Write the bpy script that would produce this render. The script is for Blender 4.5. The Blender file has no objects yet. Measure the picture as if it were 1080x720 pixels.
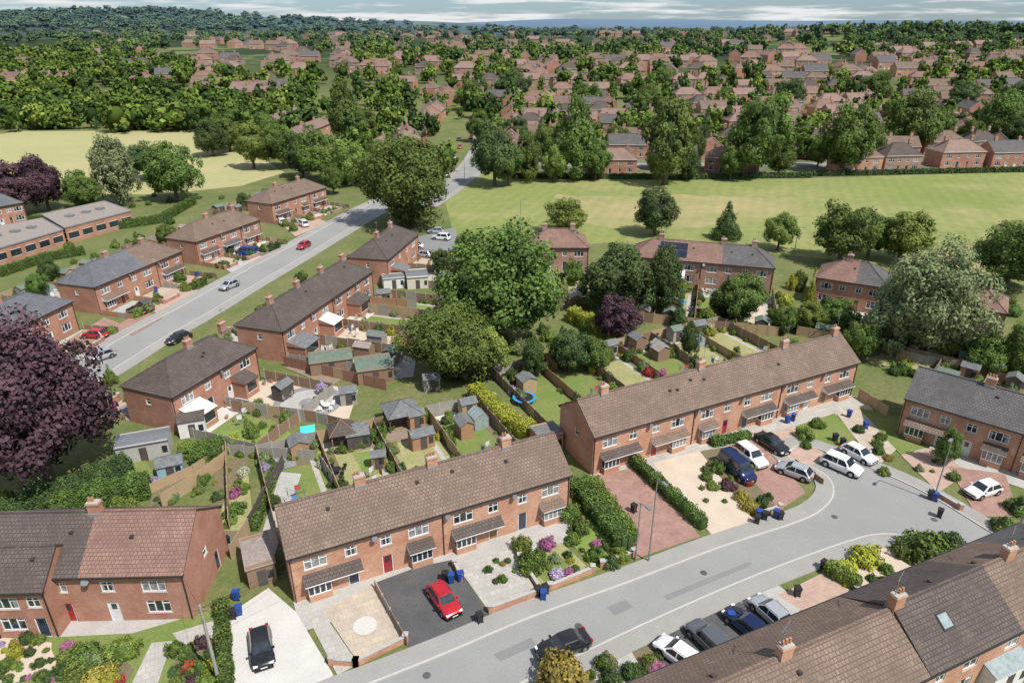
import bpy, bmesh, math, random
import numpy as np
from mathutils import Vector, Matrix, noise
random.seed(7); RNG=np.random.default_rng(11)
S=bpy.context.scene
HC=46.0; PT=math.radians(24.8); FP=720.0
cp,sp=math.cos(PT),math.sin(PT)
# survey: photo pixel -> true ground position (metres)
def G(u,v,h=0.0):
    t=(v-360)/FP; z=(HC-h)/(sp+t*cp)
    return Vector(((u-540)/FP*z, z*(cp-t*sp)))
def depth_at(p): return p.y*cp+HC*sp
def height_from(p,vt):
    t=(vt-360)/FP
    return HC-p.y*(sp+t*cp)/(cp-t*sp)
def ss(a,b,x):
    t=min(1,max(0,(x-a)/(b-a))); return t*t*(3-2*t)
def terr(x,y):
    if y<340: return 0.0
    h=16*ss(340,700,y)+10*ss(600,1300,y)+6*ss(1500,4000,y)
    h+=16*math.exp(-((x-620)/330)**2-((y-1050)/260)**2)
    h+=66*math.exp(-((x+1500)/800)**2-((y-2900)/600)**2)
    h+=30*math.exp(-((x+500)/500)**2-((y-3600)/600)**2)
    h+=62*math.exp(-((x-600)/1500)**2-((y-6000)/900)**2)
    h+=48*math.exp(-((x-3300)/1400)**2-((y-5600)/900)**2)
    h+=70*math.exp(-((x+3800)/1500)**2-((y-6000)/900)**2)
    h+=3*noise.noise(Vector((x*.004,y*.004,0)))*ss(400,900,y)
    h+=14*noise.noise(Vector((x*.0013,y*.0009,4)))*ss(2500,5000,y)
    return h
COL=S.collection
# ---------------------------------------------------------------- materials
M={}
def newmat(n):
    m=bpy.data.materials.new(n); m.use_nodes=True; M[n]=m
    nt=m.node_tree; b=nt.nodes['Principled BSDF']; return m,nt,b
def L(nt,a,b): nt.links.new(a,b)
def mixc(nt,f,a,b,blend='MIX'):
    n=nt.nodes.new('ShaderNodeMix'); n.data_type='RGBA'; n.blend_type=blend
    for s,val in ((n.inputs[0],f),(n.inputs[6],a),(n.inputs[7],b)):
        if isinstance(val,(int,float)): s.default_value=val
        elif isinstance(val,(tuple,list)): s.default_value=(*val[:3],1)
        else: L(nt,val,s)
    return n.outputs[2]
def nz(nt,vec,scale,detail=4,rough=.6,lo=.35,hi=.65):
    n=nt.nodes.new('ShaderNodeTexNoise'); n.inputs['Scale'].default_value=scale
    n.inputs['Detail'].default_value=detail; n.inputs['Roughness'].default_value=rough
    L(nt,vec,n.inputs['Vector'])
    r=nt.nodes.new('ShaderNodeMapRange'); r.inputs[1].default_value=lo; r.inputs[2].default_value=hi
    L(nt,n.outputs[0],r.inputs[0]); return r.outputs[0]
def pos(nt):
    g=nt.nodes.new('ShaderNodeNewGeometry'); return g.outputs['Position']
def far_fac(nt,a=450,b=5000,mx=.9,pw=.75):  # factor rising with world Y, for tinting far surfaces
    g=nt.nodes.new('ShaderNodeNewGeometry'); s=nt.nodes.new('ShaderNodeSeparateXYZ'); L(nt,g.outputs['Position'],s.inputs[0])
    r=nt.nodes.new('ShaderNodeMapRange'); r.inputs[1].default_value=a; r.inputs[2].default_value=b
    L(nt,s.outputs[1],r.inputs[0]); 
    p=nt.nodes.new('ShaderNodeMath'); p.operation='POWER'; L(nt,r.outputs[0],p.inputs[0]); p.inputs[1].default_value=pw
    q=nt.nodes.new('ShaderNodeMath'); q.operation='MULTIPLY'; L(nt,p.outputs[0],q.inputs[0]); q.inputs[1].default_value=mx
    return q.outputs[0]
HAZE_TINT=(.14,.215,.32)  # aerial haze painted as a bluish base colour, no volume
def ground_mat(n,c1,c2,c3,s1=.25,s2=3,rough=.95,bump=0,haze=False,amt=.7):
    m,nt,b=newmat(n); v=pos(nt)
    a=mixc(nt,nz(nt,v,s1,5),c1,c2); c=mixc(nt,nz(nt,v,s2,6,.7),a,c3)
    k=mixc(nt,amt,a,c)
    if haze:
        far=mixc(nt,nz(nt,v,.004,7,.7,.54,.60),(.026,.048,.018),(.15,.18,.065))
        k=mixc(nt,far_fac(nt,430,700,1,1),k,far); k=mixc(nt,far_fac(nt,1300,6000,.92,.8),k,HAZE_TINT)  # far land cover, then distance haze painted into the base colour
    L(nt,k,b.inputs['Base Color']); b.inputs['Roughness'].default_value=rough
    b.inputs['Specular IOR Level'].default_value=.2
    if bump:
        bp=nt.nodes.new('ShaderNodeBump'); bp.inputs['Strength'].default_value=bump; bp.inputs['Distance'].default_value=.1
        L(nt,nz(nt,v,6,4,.7,0,1),bp.inputs['Height']); L(nt,bp.outputs[0],b.inputs['Normal'])
    return m
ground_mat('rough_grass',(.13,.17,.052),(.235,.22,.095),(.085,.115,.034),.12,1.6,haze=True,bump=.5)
ground_mat('lawn_green',(.17,.235,.06),(.25,.265,.095),(.115,.165,.042),.3,4,bump=.3)
ground_mat('lawn_bright',(.19,.28,.06),(.26,.30,.09),(.14,.21,.045),.4,4,bump=.3)
ground_mat('lawn_dry',(.34,.32,.14),(.43,.38,.205),(.20,.23,.085),.35,3,bump=.3)
ground_mat('estate_gardens',(.12,.15,.05),(.26,.235,.165),(.07,.095,.03),.07,.5)
# park grass: several scales, worn brown areas and mown streaks
def park_mat(n,c1,c2,c3,brown,lo=.5,hi=.66,amt=.7):
    m,nt,b=newmat(n); v=pos(nt)
    a=mixc(nt,nz(nt,v,.018,6,.65),c1,c2); a=mixc(nt,nz(nt,v,.4,7,.75,.3,.75),a,c3)
    f=nt.nodes.new('ShaderNodeMath'); f.operation='MULTIPLY'; f.inputs[1].default_value=amt; L(nt,nz(nt,v,.026,8,.75,lo,hi),f.inputs[0]); a=mixc(nt,f.outputs[0],a,brown)
    mp=nt.nodes.new('ShaderNodeMapping'); mp.inputs['Rotation'].default_value=(0,0,.35); L(nt,v,mp.inputs[0])
    w=nt.nodes.new('ShaderNodeTexWave'); w.inputs['Scale'].default_value=.09; w.inputs['Distortion'].default_value=1.5; w.inputs['Detail'].default_value=3; L(nt,mp.outputs[0],w.inputs[0])
    g=nt.nodes.new('ShaderNodeMath'); g.operation='MULTIPLY'; g.inputs[1].default_value=.16; L(nt,w.outputs[1],g.inputs[0]); a=mixc(nt,g.outputs[0],a,tuple(x*.6 for x in c1))
    L(nt,a,b.inputs['Base Color']); b.inputs['Roughness'].default_value=.95; b.inputs['Specular IOR Level'].default_value=.1
park_mat('park_grass',(.235,.275,.09),(.32,.325,.13),(.175,.22,.065),(.40,.345,.17))
park_mat('meadow_long_grass',(.38,.31,.155),(.26,.275,.105),(.43,.35,.19),(.24,.265,.095),.44,.58,.85)
park_mat('field_dry',(.40,.38,.18),(.31,.33,.13),(.43,.40,.21),(.46,.39,.22))
ground_mat('asphalt_road',(.285,.285,.275),(.335,.332,.32),(.235,.237,.23),.12,9,.9)
ground_mat('asphalt_patch',(.23,.232,.23),(.26,.26,.255),(.195,.195,.195),.3,9,.9)
ground_mat('asphalt_dark',(.095,.097,.10),(.135,.134,.13),(.07,.07,.072),.5,9,.85)
ground_mat('pavement_grey',(.33,.315,.295),(.38,.365,.34),(.265,.255,.24),.4,8,.9)
ground_mat('kerb_stone',(.48,.47,.44),(.42,.41,.38),(.54,.52,.48),1,6,.9)
ground_mat('soil_bed',(.18,.135,.09),(.125,.135,.06),(.25,.19,.13),.8,5,bump=.6)
ground_mat('gravel_light',(.56,.54,.50),(.47,.45,.41),(.66,.64,.60),.5,14,.95,bump=.4)
ground_mat('gravel_beige',(.57,.47,.365),(.49,.395,.30),(.65,.55,.445),.5,14,.95,bump=.4)
ground_mat('concrete',(.42,.405,.375),(.34,.33,.305),(.50,.485,.455),.6,5,.9)
ground_mat('decking',(.28,.205,.145),(.34,.27,.20),(.20,.155,.115),.8,5,.9)
def paver_mat(n,c1,c2,mort,w,h,ms=.012,rot=.44):
    m,nt,b=newmat(n); v=pos(nt)
    mp=nt.nodes.new('ShaderNodeMapping'); mp.inputs['Rotation'].default_value=(0,0,-rot); L(nt,v,mp.inputs['Vector'])
    t=nt.nodes.new('ShaderNodeTexBrick'); t.inputs['Scale'].default_value=1
    t.inputs['Brick Width'].default_value=w; t.inputs['Row Height'].default_value=h; t.inputs['Mortar Size'].default_value=ms
    t.inputs['Color1'].default_value=(*c1,1);t.inputs['Color2'].default_value=(*c2,1);t.inputs['Mortar'].default_value=(*mort,1)
    L(nt,mp.outputs[0],t.inputs['Vector'])
    k=mixc(nt,nz(nt,v,.7,7,.7),t.outputs[0],tuple(x*.6 for x in c1)); k=mixc(nt,.6,t.outputs[0],k)
    L(nt,k,b.inputs['Base Color']); b.inputs['Roughness'].default_value=.9
paver_mat('block_paving_red',(.36,.21,.165),(.42,.26,.205),(.25,.17,.14),.4,.2,.008)
paver_mat('block_paving_pink',(.54,.38,.30),(.48,.34,.27),(.38,.28,.22),.5,.25,.008)
paver_mat('paving_slabs',(.52,.495,.44),(.44,.42,.38),(.32,.30,.27),.62,.6,.02)
paver_mat('paving_buff',(.57,.48,.37),(.49,.42,.34),(.38,.32,.25),.62,.6,.02)
paver_mat('paving_slate',(.27,.27,.28),(.33,.32,.33),(.19,.19,.19),.62,.6,.02)
def uvbrick(n,c1,c2,mort,w,h,ms,stain,rough=.9,bump=.0,big=.35,bias=0,moss=None):
    m,nt,b=newmat(n); u=nt.nodes.new('ShaderNodeUVMap'); v=u.outputs[0]
    t=nt.nodes.new('ShaderNodeTexBrick'); t.inputs['Scale'].default_value=1; t.inputs['Bias'].default_value=bias
    t.inputs['Brick Width'].default_value=w; t.inputs['Row Height'].default_value=h; t.inputs['Mortar Size'].default_value=ms
    t.inputs['Color1'].default_value=(*c1,1);t.inputs['Color2'].default_value=(*c2,1);t.inputs['Mortar'].default_value=(*mort,1)
    L(nt,v,t.inputs['Vector']); p=pos(nt)
    k=mixc(nt,nz(nt,p,.35,7,.72,.38,.62),t.outputs[0],stain); k=mixc(nt,big,t.outputs[0],k)
    k2=mixc(nt,nz(nt,p,4,4,.75,.3,.7),k,stain); k=mixc(nt,.4,k,k2)
    if moss:
        f=nt.nodes.new('ShaderNodeMath'); f.operation='MULTIPLY'; f.inputs[1].default_value=.6; L(nt,nz(nt,p,.9,8,.82,.54,.72),f.inputs[0]); k=mixc(nt,f.outputs[0],k,moss)
        wn=nt.nodes.new('ShaderNodeTexVoronoi'); wn.inputs['Scale'].default_value=2.2; L(nt,v,wn.inputs['Vector'])
        sx=nt.nodes.new('ShaderNodeSeparateColor'); L(nt,wn.outputs['Color'],sx.inputs[0]); mr=nt.nodes.new('ShaderNodeMapRange'); mr.inputs[1].default_value=.8; mr.inputs[2].default_value=1; mr.inputs[4].default_value=.45; L(nt,sx.outputs[0],mr.inputs[0]); k=mixc(nt,mr.outputs[0],k,tuple(x*.6 for x in c1))
    L(nt,k,b.inputs['Base Color']); b.inputs['Roughness'].default_value=rough; b.inputs['Specular IOR Level'].default_value=.25
    if bump:
        bp=nt.nodes.new('ShaderNodeBump'); bp.inputs['Strength'].default_value=bump; bp.inputs['Distance'].default_value=.04
        L(nt,t.outputs[1],bp.inputs['Height']); bp.invert=True; L(nt,bp.outputs[0],b.inputs['Normal'])
uvbrick('brick_orange',(.56,.25,.14),(.72,.43,.27),(.54,.44,.35),.225,.075,.011,(.38,.17,.105),big=.7)
uvbrick('brick_red',(.46,.18,.105),(.58,.28,.175),(.46,.37,.30),.225,.075,.011,(.31,.135,.09),big=.7)
uvbrick('brick_brown',(.42,.21,.135),(.50,.29,.19),(.42,.35,.28),.225,.075,.011,(.28,.15,.105),big=.7)
def tile(n,c,k=1.3): uvbrick(n,c,tuple(x*k for x in c),tuple(x*.5 for x in c),.33,.34,.032,tuple(x*.6+.005 for x in c),.85,.6,.75,moss=(c[0]*1.3+.04,c[1]*1.33+.045,c[2]*1.2+.025))
tile('tile_brown',(.235,.168,.13)); tile('tile_grey',(.145,.135,.135)); tile('tile_russet',(.29,.175,.14))
tile('tile_pink',(.32,.215,.18)); tile('tile_dark',(.13,.104,.092)); tile('tile_slate',(.17,.172,.19))
def plain(n,c,rough=.6,metal=0,spec=.5,var=.15):
    m,nt,b=newmat(n)
    tc=nt.nodes.new('ShaderNodeTexCoord')
    k=mixc(nt,nz(nt,tc.outputs['Object'],2.5,4),c,tuple(x*(1-var) for x in c))
    L(nt,k,b.inputs['Base Color']); b.inputs['Roughness'].default_value=rough; b.inputs['Metallic'].default_value=metal
    b.inputs['Specular IOR Level'].default_value=spec; return m,nt,b
plain('white_upvc',(.80,.80,.79),.45,var=.06); plain('fascia_dark',(.06,.045,.04),.6); plain('gutter_black',(.03,.03,.03),.5)
plain('window_glass',(.035,.045,.055),.07,spec=.9,var=.6); plain('curtain_glass',(.36,.36,.35),.15,spec=.8,var=.6)
plain('door_red',(.35,.03,.03),.4);plain('door_wood',(.30,.15,.06),.5);plain('door_white',(.72,.72,.7),.4);plain('door_dark',(.05,.06,.09),.4)
plain('pot_terracotta',(.48,.22,.12),.8); plain('lead_grey',(.26,.26,.27),.6); plain('felt_roof',(.20,.21,.21),.9,var=.4)
plain('render_cream',(.66,.60,.50),.9); plain('render_white',(.76,.75,.72),.8); plain('felt_green',(.17,.22,.17),.9,var=.3); plain('flat_beige',(.34,.29,.26),.9,var=.3)
plain('metal_grey',(.36,.37,.38),.45,.6); plain('solar_panel',(.02,.025,.05),.15,spec=.9)
plain('shed_blue',(.30,.46,.50),.8);plain('toy_turquoise',(.03,.55,.60),.5);plain('trampoline_blue',(.05,.28,.55),.5);plain('mat_black',(.02,.02,.02),.6)
plain('bin_blue',(.02,.07,.30),.5);plain('bin_black',(.025,.025,.025),.5);plain('bark',(.16,.125,.095),.95,var=.5)
plain('tyre',(.02,.02,.02),.8);plain('hub',(.45,.46,.47),.3,.8);plain('lamp_clear',(.8,.8,.8),.1);plain('lamp_red',(.4,.01,.01),.2);plain('plate',(.75,.7,.3),.5)
plain('trim_black',(.02,.02,.02),.6); plain('greenhouse_glass',(.35,.42,.42),.1,spec=.8,var=.3); plain('cloth_white',(.8,.8,.8),.9); plain('cloth_blue',(.15,.3,.6),.9); plain('cloth_red',(.6,.1,.1),.9)
for n,c in dict(black=(.012,.012,.014),red=(.42,.012,.02),white=(.80,.80,.80),silver=(.48,.50,.52),grey=(.14,.15,.16),blue=(.02,.05,.18),navy=(.012,.025,.09),bluebright=(.02,.09,.38)).items():
    m,nt,b=plain('paint_'+n,c,.25,.0 if n in('white','black','red') else .35,var=.03); b.inputs['Coat Weight'].default_value=.8; b.inputs['Coat Roughness'].default_value=.05
def wood(n,c):
    m,nt,b=newmat(n); u=nt.nodes.new('ShaderNodeUVMap')
    w=nt.nodes.new('ShaderNodeTexWave'); w.inputs['Scale'].default_value=2.1; w.inputs['Distortion'].default_value=.2; L(nt,u.outputs[0],w.inputs['Vector'])
    k=mixc(nt,w.outputs[1],tuple(x*.6 for x in c),c); k=mixc(nt,nz(nt,pos(nt),1.0,5),k,tuple(x*.62+.03 for x in c))
    L(nt,k,b.inputs['Base Color']); b.inputs['Roughness'].default_value=.9
wood('fence_tan',(.56,.40,.23)); wood('fence_brown',(.34,.21,.13)); wood('fence_grey',(.42,.39,.34)); wood('fence_red',(.40,.19,.13)); wood('fence_dark',(.10,.08,.07)); wood('fence_orange',(.50,.28,.15))
def leafmat(n,dark,light,trans=.18,far=True):
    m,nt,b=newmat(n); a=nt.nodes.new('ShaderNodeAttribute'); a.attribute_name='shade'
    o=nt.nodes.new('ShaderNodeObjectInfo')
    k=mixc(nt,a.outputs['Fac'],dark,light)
    hs=nt.nodes.new('ShaderNodeHueSaturation')
    r=nt.nodes.new('ShaderNodeMapRange'); r.inputs[3].default_value=.482; r.inputs[4].default_value=.512; L(nt,o.outputs['Random'],r.inputs[0]); L(nt,r.outputs[0],hs.inputs['Hue'])
    r2=nt.nodes.new('ShaderNodeMapRange'); r2.inputs[3].default_value=.85; r2.inputs[4].default_value=1.2; L(nt,o.outputs['Random'],r2.inputs[0]); L(nt,r2.outputs[0],hs.inputs['Value'])
    L(nt,k,hs.inputs['Color'])
    L(nt,hs.outputs[0],b.inputs['Base Color']); b.inputs['Roughness'].default_value=.65; b.inputs['Specular IOR Level'].default_value=.25
    tr=nt.nodes.new('ShaderNodeBsdfTranslucent'); L(nt,hs.outputs[0],tr.inputs['Color'])
    mx=nt.nodes.new('ShaderNodeMixShader'); mx.inputs[0].default_value=trans
    L(nt,b.outputs[0],mx.inputs[1]); L(nt,tr.outputs[0],mx.inputs[2]); L(nt,mx.outputs[0],nt.nodes['Material Output'].inputs[0])
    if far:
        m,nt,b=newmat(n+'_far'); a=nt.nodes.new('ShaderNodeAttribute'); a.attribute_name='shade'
        k=mixc(nt,a.outputs['Fac'],tuple(x*.9 for x in dark),tuple(x*1.0 for x in light)); k=mixc(nt,far_fac(nt,600,5500,.9,.8),k,HAZE_TINT); L(nt,k,b.inputs['Base Color']); b.inputs['Roughness'].default_value=.9; b.inputs['Specular IOR Level'].default_value=.0  # far foliage colour with distance haze painted in
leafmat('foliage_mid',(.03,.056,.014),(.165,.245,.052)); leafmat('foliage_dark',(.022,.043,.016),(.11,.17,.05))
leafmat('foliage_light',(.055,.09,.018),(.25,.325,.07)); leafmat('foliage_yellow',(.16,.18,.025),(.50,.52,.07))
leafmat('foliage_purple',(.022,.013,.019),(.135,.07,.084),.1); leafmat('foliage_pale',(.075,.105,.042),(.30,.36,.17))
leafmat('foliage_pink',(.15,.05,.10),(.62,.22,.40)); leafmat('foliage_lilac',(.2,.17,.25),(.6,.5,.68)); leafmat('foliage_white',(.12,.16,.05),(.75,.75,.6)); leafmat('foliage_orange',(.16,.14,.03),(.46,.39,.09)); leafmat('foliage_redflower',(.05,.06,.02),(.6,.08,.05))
# ---------------------------------------------------------------- mesh builder
HM=['brick_orange','white_upvc','window_glass','tile_brown','tile_grey','tile_russet','tile_pink','tile_dark','fascia_dark','gutter_black','door_red','door_wood','door_white','door_dark','pot_terracotta','lead_grey','brick_red','brick_brown','curtain_glass','render_cream','render_white','felt_roof','metal_grey','tile_slate','solar_panel','felt_green','flat_beige','concrete']
class MB:
    def __init__(s,mats=None): s.v=[];s.f=[];s.m=[];s.uv=[];s.mats=mats or HM
    def mi(s,m):
        if m not in s.mats: s.mats=list(s.mats)+[m]
        return s.mats.index(m)
    def face(s,pts,m,uv=None):
        k=len(s.v); pts=[Vector(p) for p in pts]; s.v+=pts; s.f.append(list(range(k,k+len(pts)))); s.m.append(s.mi(m))
        if uv is None:
            n=Vector((0,0,0))
            for i in range(len(pts)):
                a,b=pts[i],pts[(i+1)%len(pts)]; n+=a.cross(b)
            if abs(n.z)>max(abs(n.x),abs(n.y)): uv=[(p.x,p.y) for p in pts]
            elif abs(n.x)>abs(n.y): uv=[(p.y,p.z) for p in pts]
            else: uv=[(p.x,p.z) for p in pts]
        s.uv+=list(uv)
    def box(s,x0,x1,y0,y1,z0,z1,m,top=None):
        a=[(x0,y0),(x1,y0),(x1,y1),(x0,y1)]
        for i in range(4):
            p,q=a[i],a[(i+1)%4]; s.face([(p[0],p[1],z0),(q[0],q[1],z0),(q[0],q[1],z1),(p[0],p[1],z1)],m)
        s.face([(p[0],p[1],z1) for p in a],top or m); s.face([(p[0],p[1],z0) for p in reversed(a)],m)
    def obox(s,o,ex,ey,ez,m):
        o,ex,ey,ez=Vector(o),Vector(ex),Vector(ey),Vector(ez)
        c=[o,o+ex,o+ex+ey,o+ey]; t=[p+ez for p in c]
        for i in range(4): s.face([c[i],c[(i+1)%4],t[(i+1)%4],t[i]],m)
        s.face(t,m); s.face(c[::-1],m)
    def cyl(s,c,r0,r1,h,m,n=10,cap=True):
        a=[(math.cos(2*math.pi*i/n),math.sin(2*math.pi*i/n)) for i in range(n)]
        for i in range(n):
            p,q=a[i],a[(i+1)%n]
            s.face([(c[0]+p[0]*r0,c[1]+p[1]*r0,c[2]),(c[0]+q[0]*r0,c[1]+q[1]*r0,c[2]),(c[0]+q[0]*r1,c[1]+q[1]*r1,c[2]+h),(c[0]+p[0]*r1,c[1]+p[1]*r1,c[2]+h)],m)
        if cap: s.face([(c[0]+p[0]*r1,c[1]+p[1]*r1,c[2]+h) for p in a],m)
    def tube(s,p,q,r0,r1,m,n=6):
        p,q=Vector(p),Vector(q); d=(q-p).normalized(); a=d.orthogonal().normalized(); b=d.cross(a)
        for i in range(n):
            t0,t1=2*math.pi*i/n,2*math.pi*(i+1)/n
            e0=a*math.cos(t0)+b*math.sin(t0); e1=a*math.cos(t1)+b*math.sin(t1)
            s.face([p+e0*r0,p+e1*r0,q+e1*r1,q+e0*r1],m)
        s.face([q+(a*math.cos(2*math.pi*i/n)+b*math.sin(2*math.pi*i/n))*r1 for i in range(n)],m)
    def mesh(s,name,smooth=False,merge=False):
        me=bpy.data.meshes.new(name); me.from_pydata([tuple(p) for p in s.v],[],s.f)
        used=sorted(set(s.m)); mp={a:i for i,a in enumerate(used)}
        for u in used: me.materials.append(M[s.mats[u]])
        me.polygons.foreach_set('material_index',[mp[a] for a in s.m])
        l=me.uv_layers.new(name='UVMap'); l.data.foreach_set('uv',[c for u in s.uv for c in u])
        if merge:
            bm=bmesh.new(); bm.from_mesh(me); bmesh.ops.remove_doubles(bm,verts=bm.verts,dist=.0005); bmesh.ops.recalc_face_normals(bm,faces=bm.faces); bm.to_mesh(me); bm.free()
        me.update(); return me
    def obj(s,name,parent=None,**k):
        if not s.f: return None
        o=bpy.data.objects.new(name,s.mesh(name,**k)); COL.objects.link(o)
        if parent: o.parent=parent
        return o
def place(me,name,p,rot=0,sc=(1,1,1),z=0):
    o=bpy.data.objects.new(name,me); COL.objects.link(o); o.location=(p[0],p[1],z); o.rotation_euler=(0,0,rot); o.scale=sc; return o
# ---------------------------------------------------------------- house
DOORS=['door_red','door_wood','door_white','door_dark','door_white']
def wallface(W,N,o,dx,Ln,zt,rects,wm,rng):
    n=(dx[1],-dx[0])
    def pt(s,z,off=0): return (o[0]+dx[0]*s-n[0]*off,o[1]+dx[1]*s-n[1]*off,z)
    def wb(s0,s1,z0,z1,o0,o1,m): # o0 outer
        a=[pt(s0,z0,o0),pt(s1,z0,o0),pt(s1,z1,o0),pt(s0,z1,o0)]; b=[pt(s0,z0,o1),pt(s1,z0,o1),pt(s1,z1,o1),pt(s0,z1,o1)]
        N.face(a,m)
        for i in range(4): N.face([a[i],b[i],b[(i+1)%4],a[(i+1)%4]],m)
    xs=sorted({0,Ln,*[r[0] for r in rects],*[r[1] for r in rects]}); zs=sorted({0,zt,*[r[2] for r in rects],*[r[3] for r in rects]})
    for i in range(len(xs)-1):
        for j in range(len(zs)-1):
            cx,cz=(xs[i]+xs[i+1])/2,(zs[j]+zs[j+1])/2
            if any(r[0]<cx<r[1] and r[2]<cz<r[3] for r in rects): continue
            W.face([pt(xs[i],zs[j]),pt(xs[i+1],zs[j]),pt(xs[i+1],zs[j+1]),pt(xs[i],zs[j+1])],wm,[(xs[i],zs[j]),(xs[i+1],zs[j]),(xs[i+1],zs[j+1]),(xs[i],zs[j+1])])
    for (a,b,z0,z1,kind) in rects:
        for q in ([(a,z0),(a,z1)],[(b,z1),(b,z0)],[(a,z1),(b,z1)],[(b,z0),(a,z0)]):
            (s0,c0),(s1,c1)=q; W.face([pt(s0,c0),pt(s1,c1),pt(s1,c1,.14),pt(s0,c0,.14)],wm)
        fr=.085; e=.003
        if kind=='door':
            dm=rng.choice(DOORS)
            wb(a+e,a+fr,z0,z1-e,.06,.13,'white_upvc'); wb(b-fr,b-e,z0,z1-e,.06,.13,'white_upvc'); wb(a+fr+e,b-fr-e,z1-fr,z1-e,.06,.13,'white_upvc')
            wb(a+fr,b-fr,z0,z1-fr,.09,.13,dm); wb(a+fr+.2,b-fr-.2,z1-.85,z1-.25,.084,.1,'window_glass'); continue
        gl='curtain_glass' if rng.random()<.22 else 'window_glass'
        N.face([pt(a,z0,.11),pt(b,z0,.11),pt(b,z1,.11),pt(a,z1,.11)],gl)
        if rng.random()<.55 and gl=='window_glass': # curtains / blinds behind the pane edges
            cw=(b-a)*rng.uniform(.1,.2)
            wb(a+fr,a+fr+cw,z0+fr,z1-fr,.1,.108,'curtain_glass'); wb(b-fr-cw,b-fr,z0+fr,z1-fr,.1,.108,'curtain_glass')
        wb(a+e,a+fr,z0+e,z1-e,.05,.105,'white_upvc'); wb(b-fr,b-e,z0+e,z1-e,.05,.105,'white_upvc')
        wb(a+fr,b-fr,z0+e,z0+fr,.055,.105,'white_upvc'); wb(a+fr,b-fr,z1-fr,z1-e,.055,.105,'white_upvc')
        k=3 if b-a>1.6 else (2 if b-a>.9 else 1)
        for j in range(1,k):
            c=a+(b-a)*j/k; wb(c-.04,c+.04,z0+fr,z1-fr,.06,.105,'white_upvc')
        if z1-z0>.8:
            for j in range(k):
                if j%2==0 or k==2:
                    s0=a+(b-a)*j/k+.05; s1=a+(b-a)*(j+1)/k-.05; wb(s0,s1,z1-.38,z1-.32,.065,.105,'white_upvc')
        wb(a-.06,b+.06,z0-.07,z0-.003,-.05,.04,'concrete'); wb(a-.1,b+.1,z1+.004,z1+.16,-.004,.03,wm)
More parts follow.
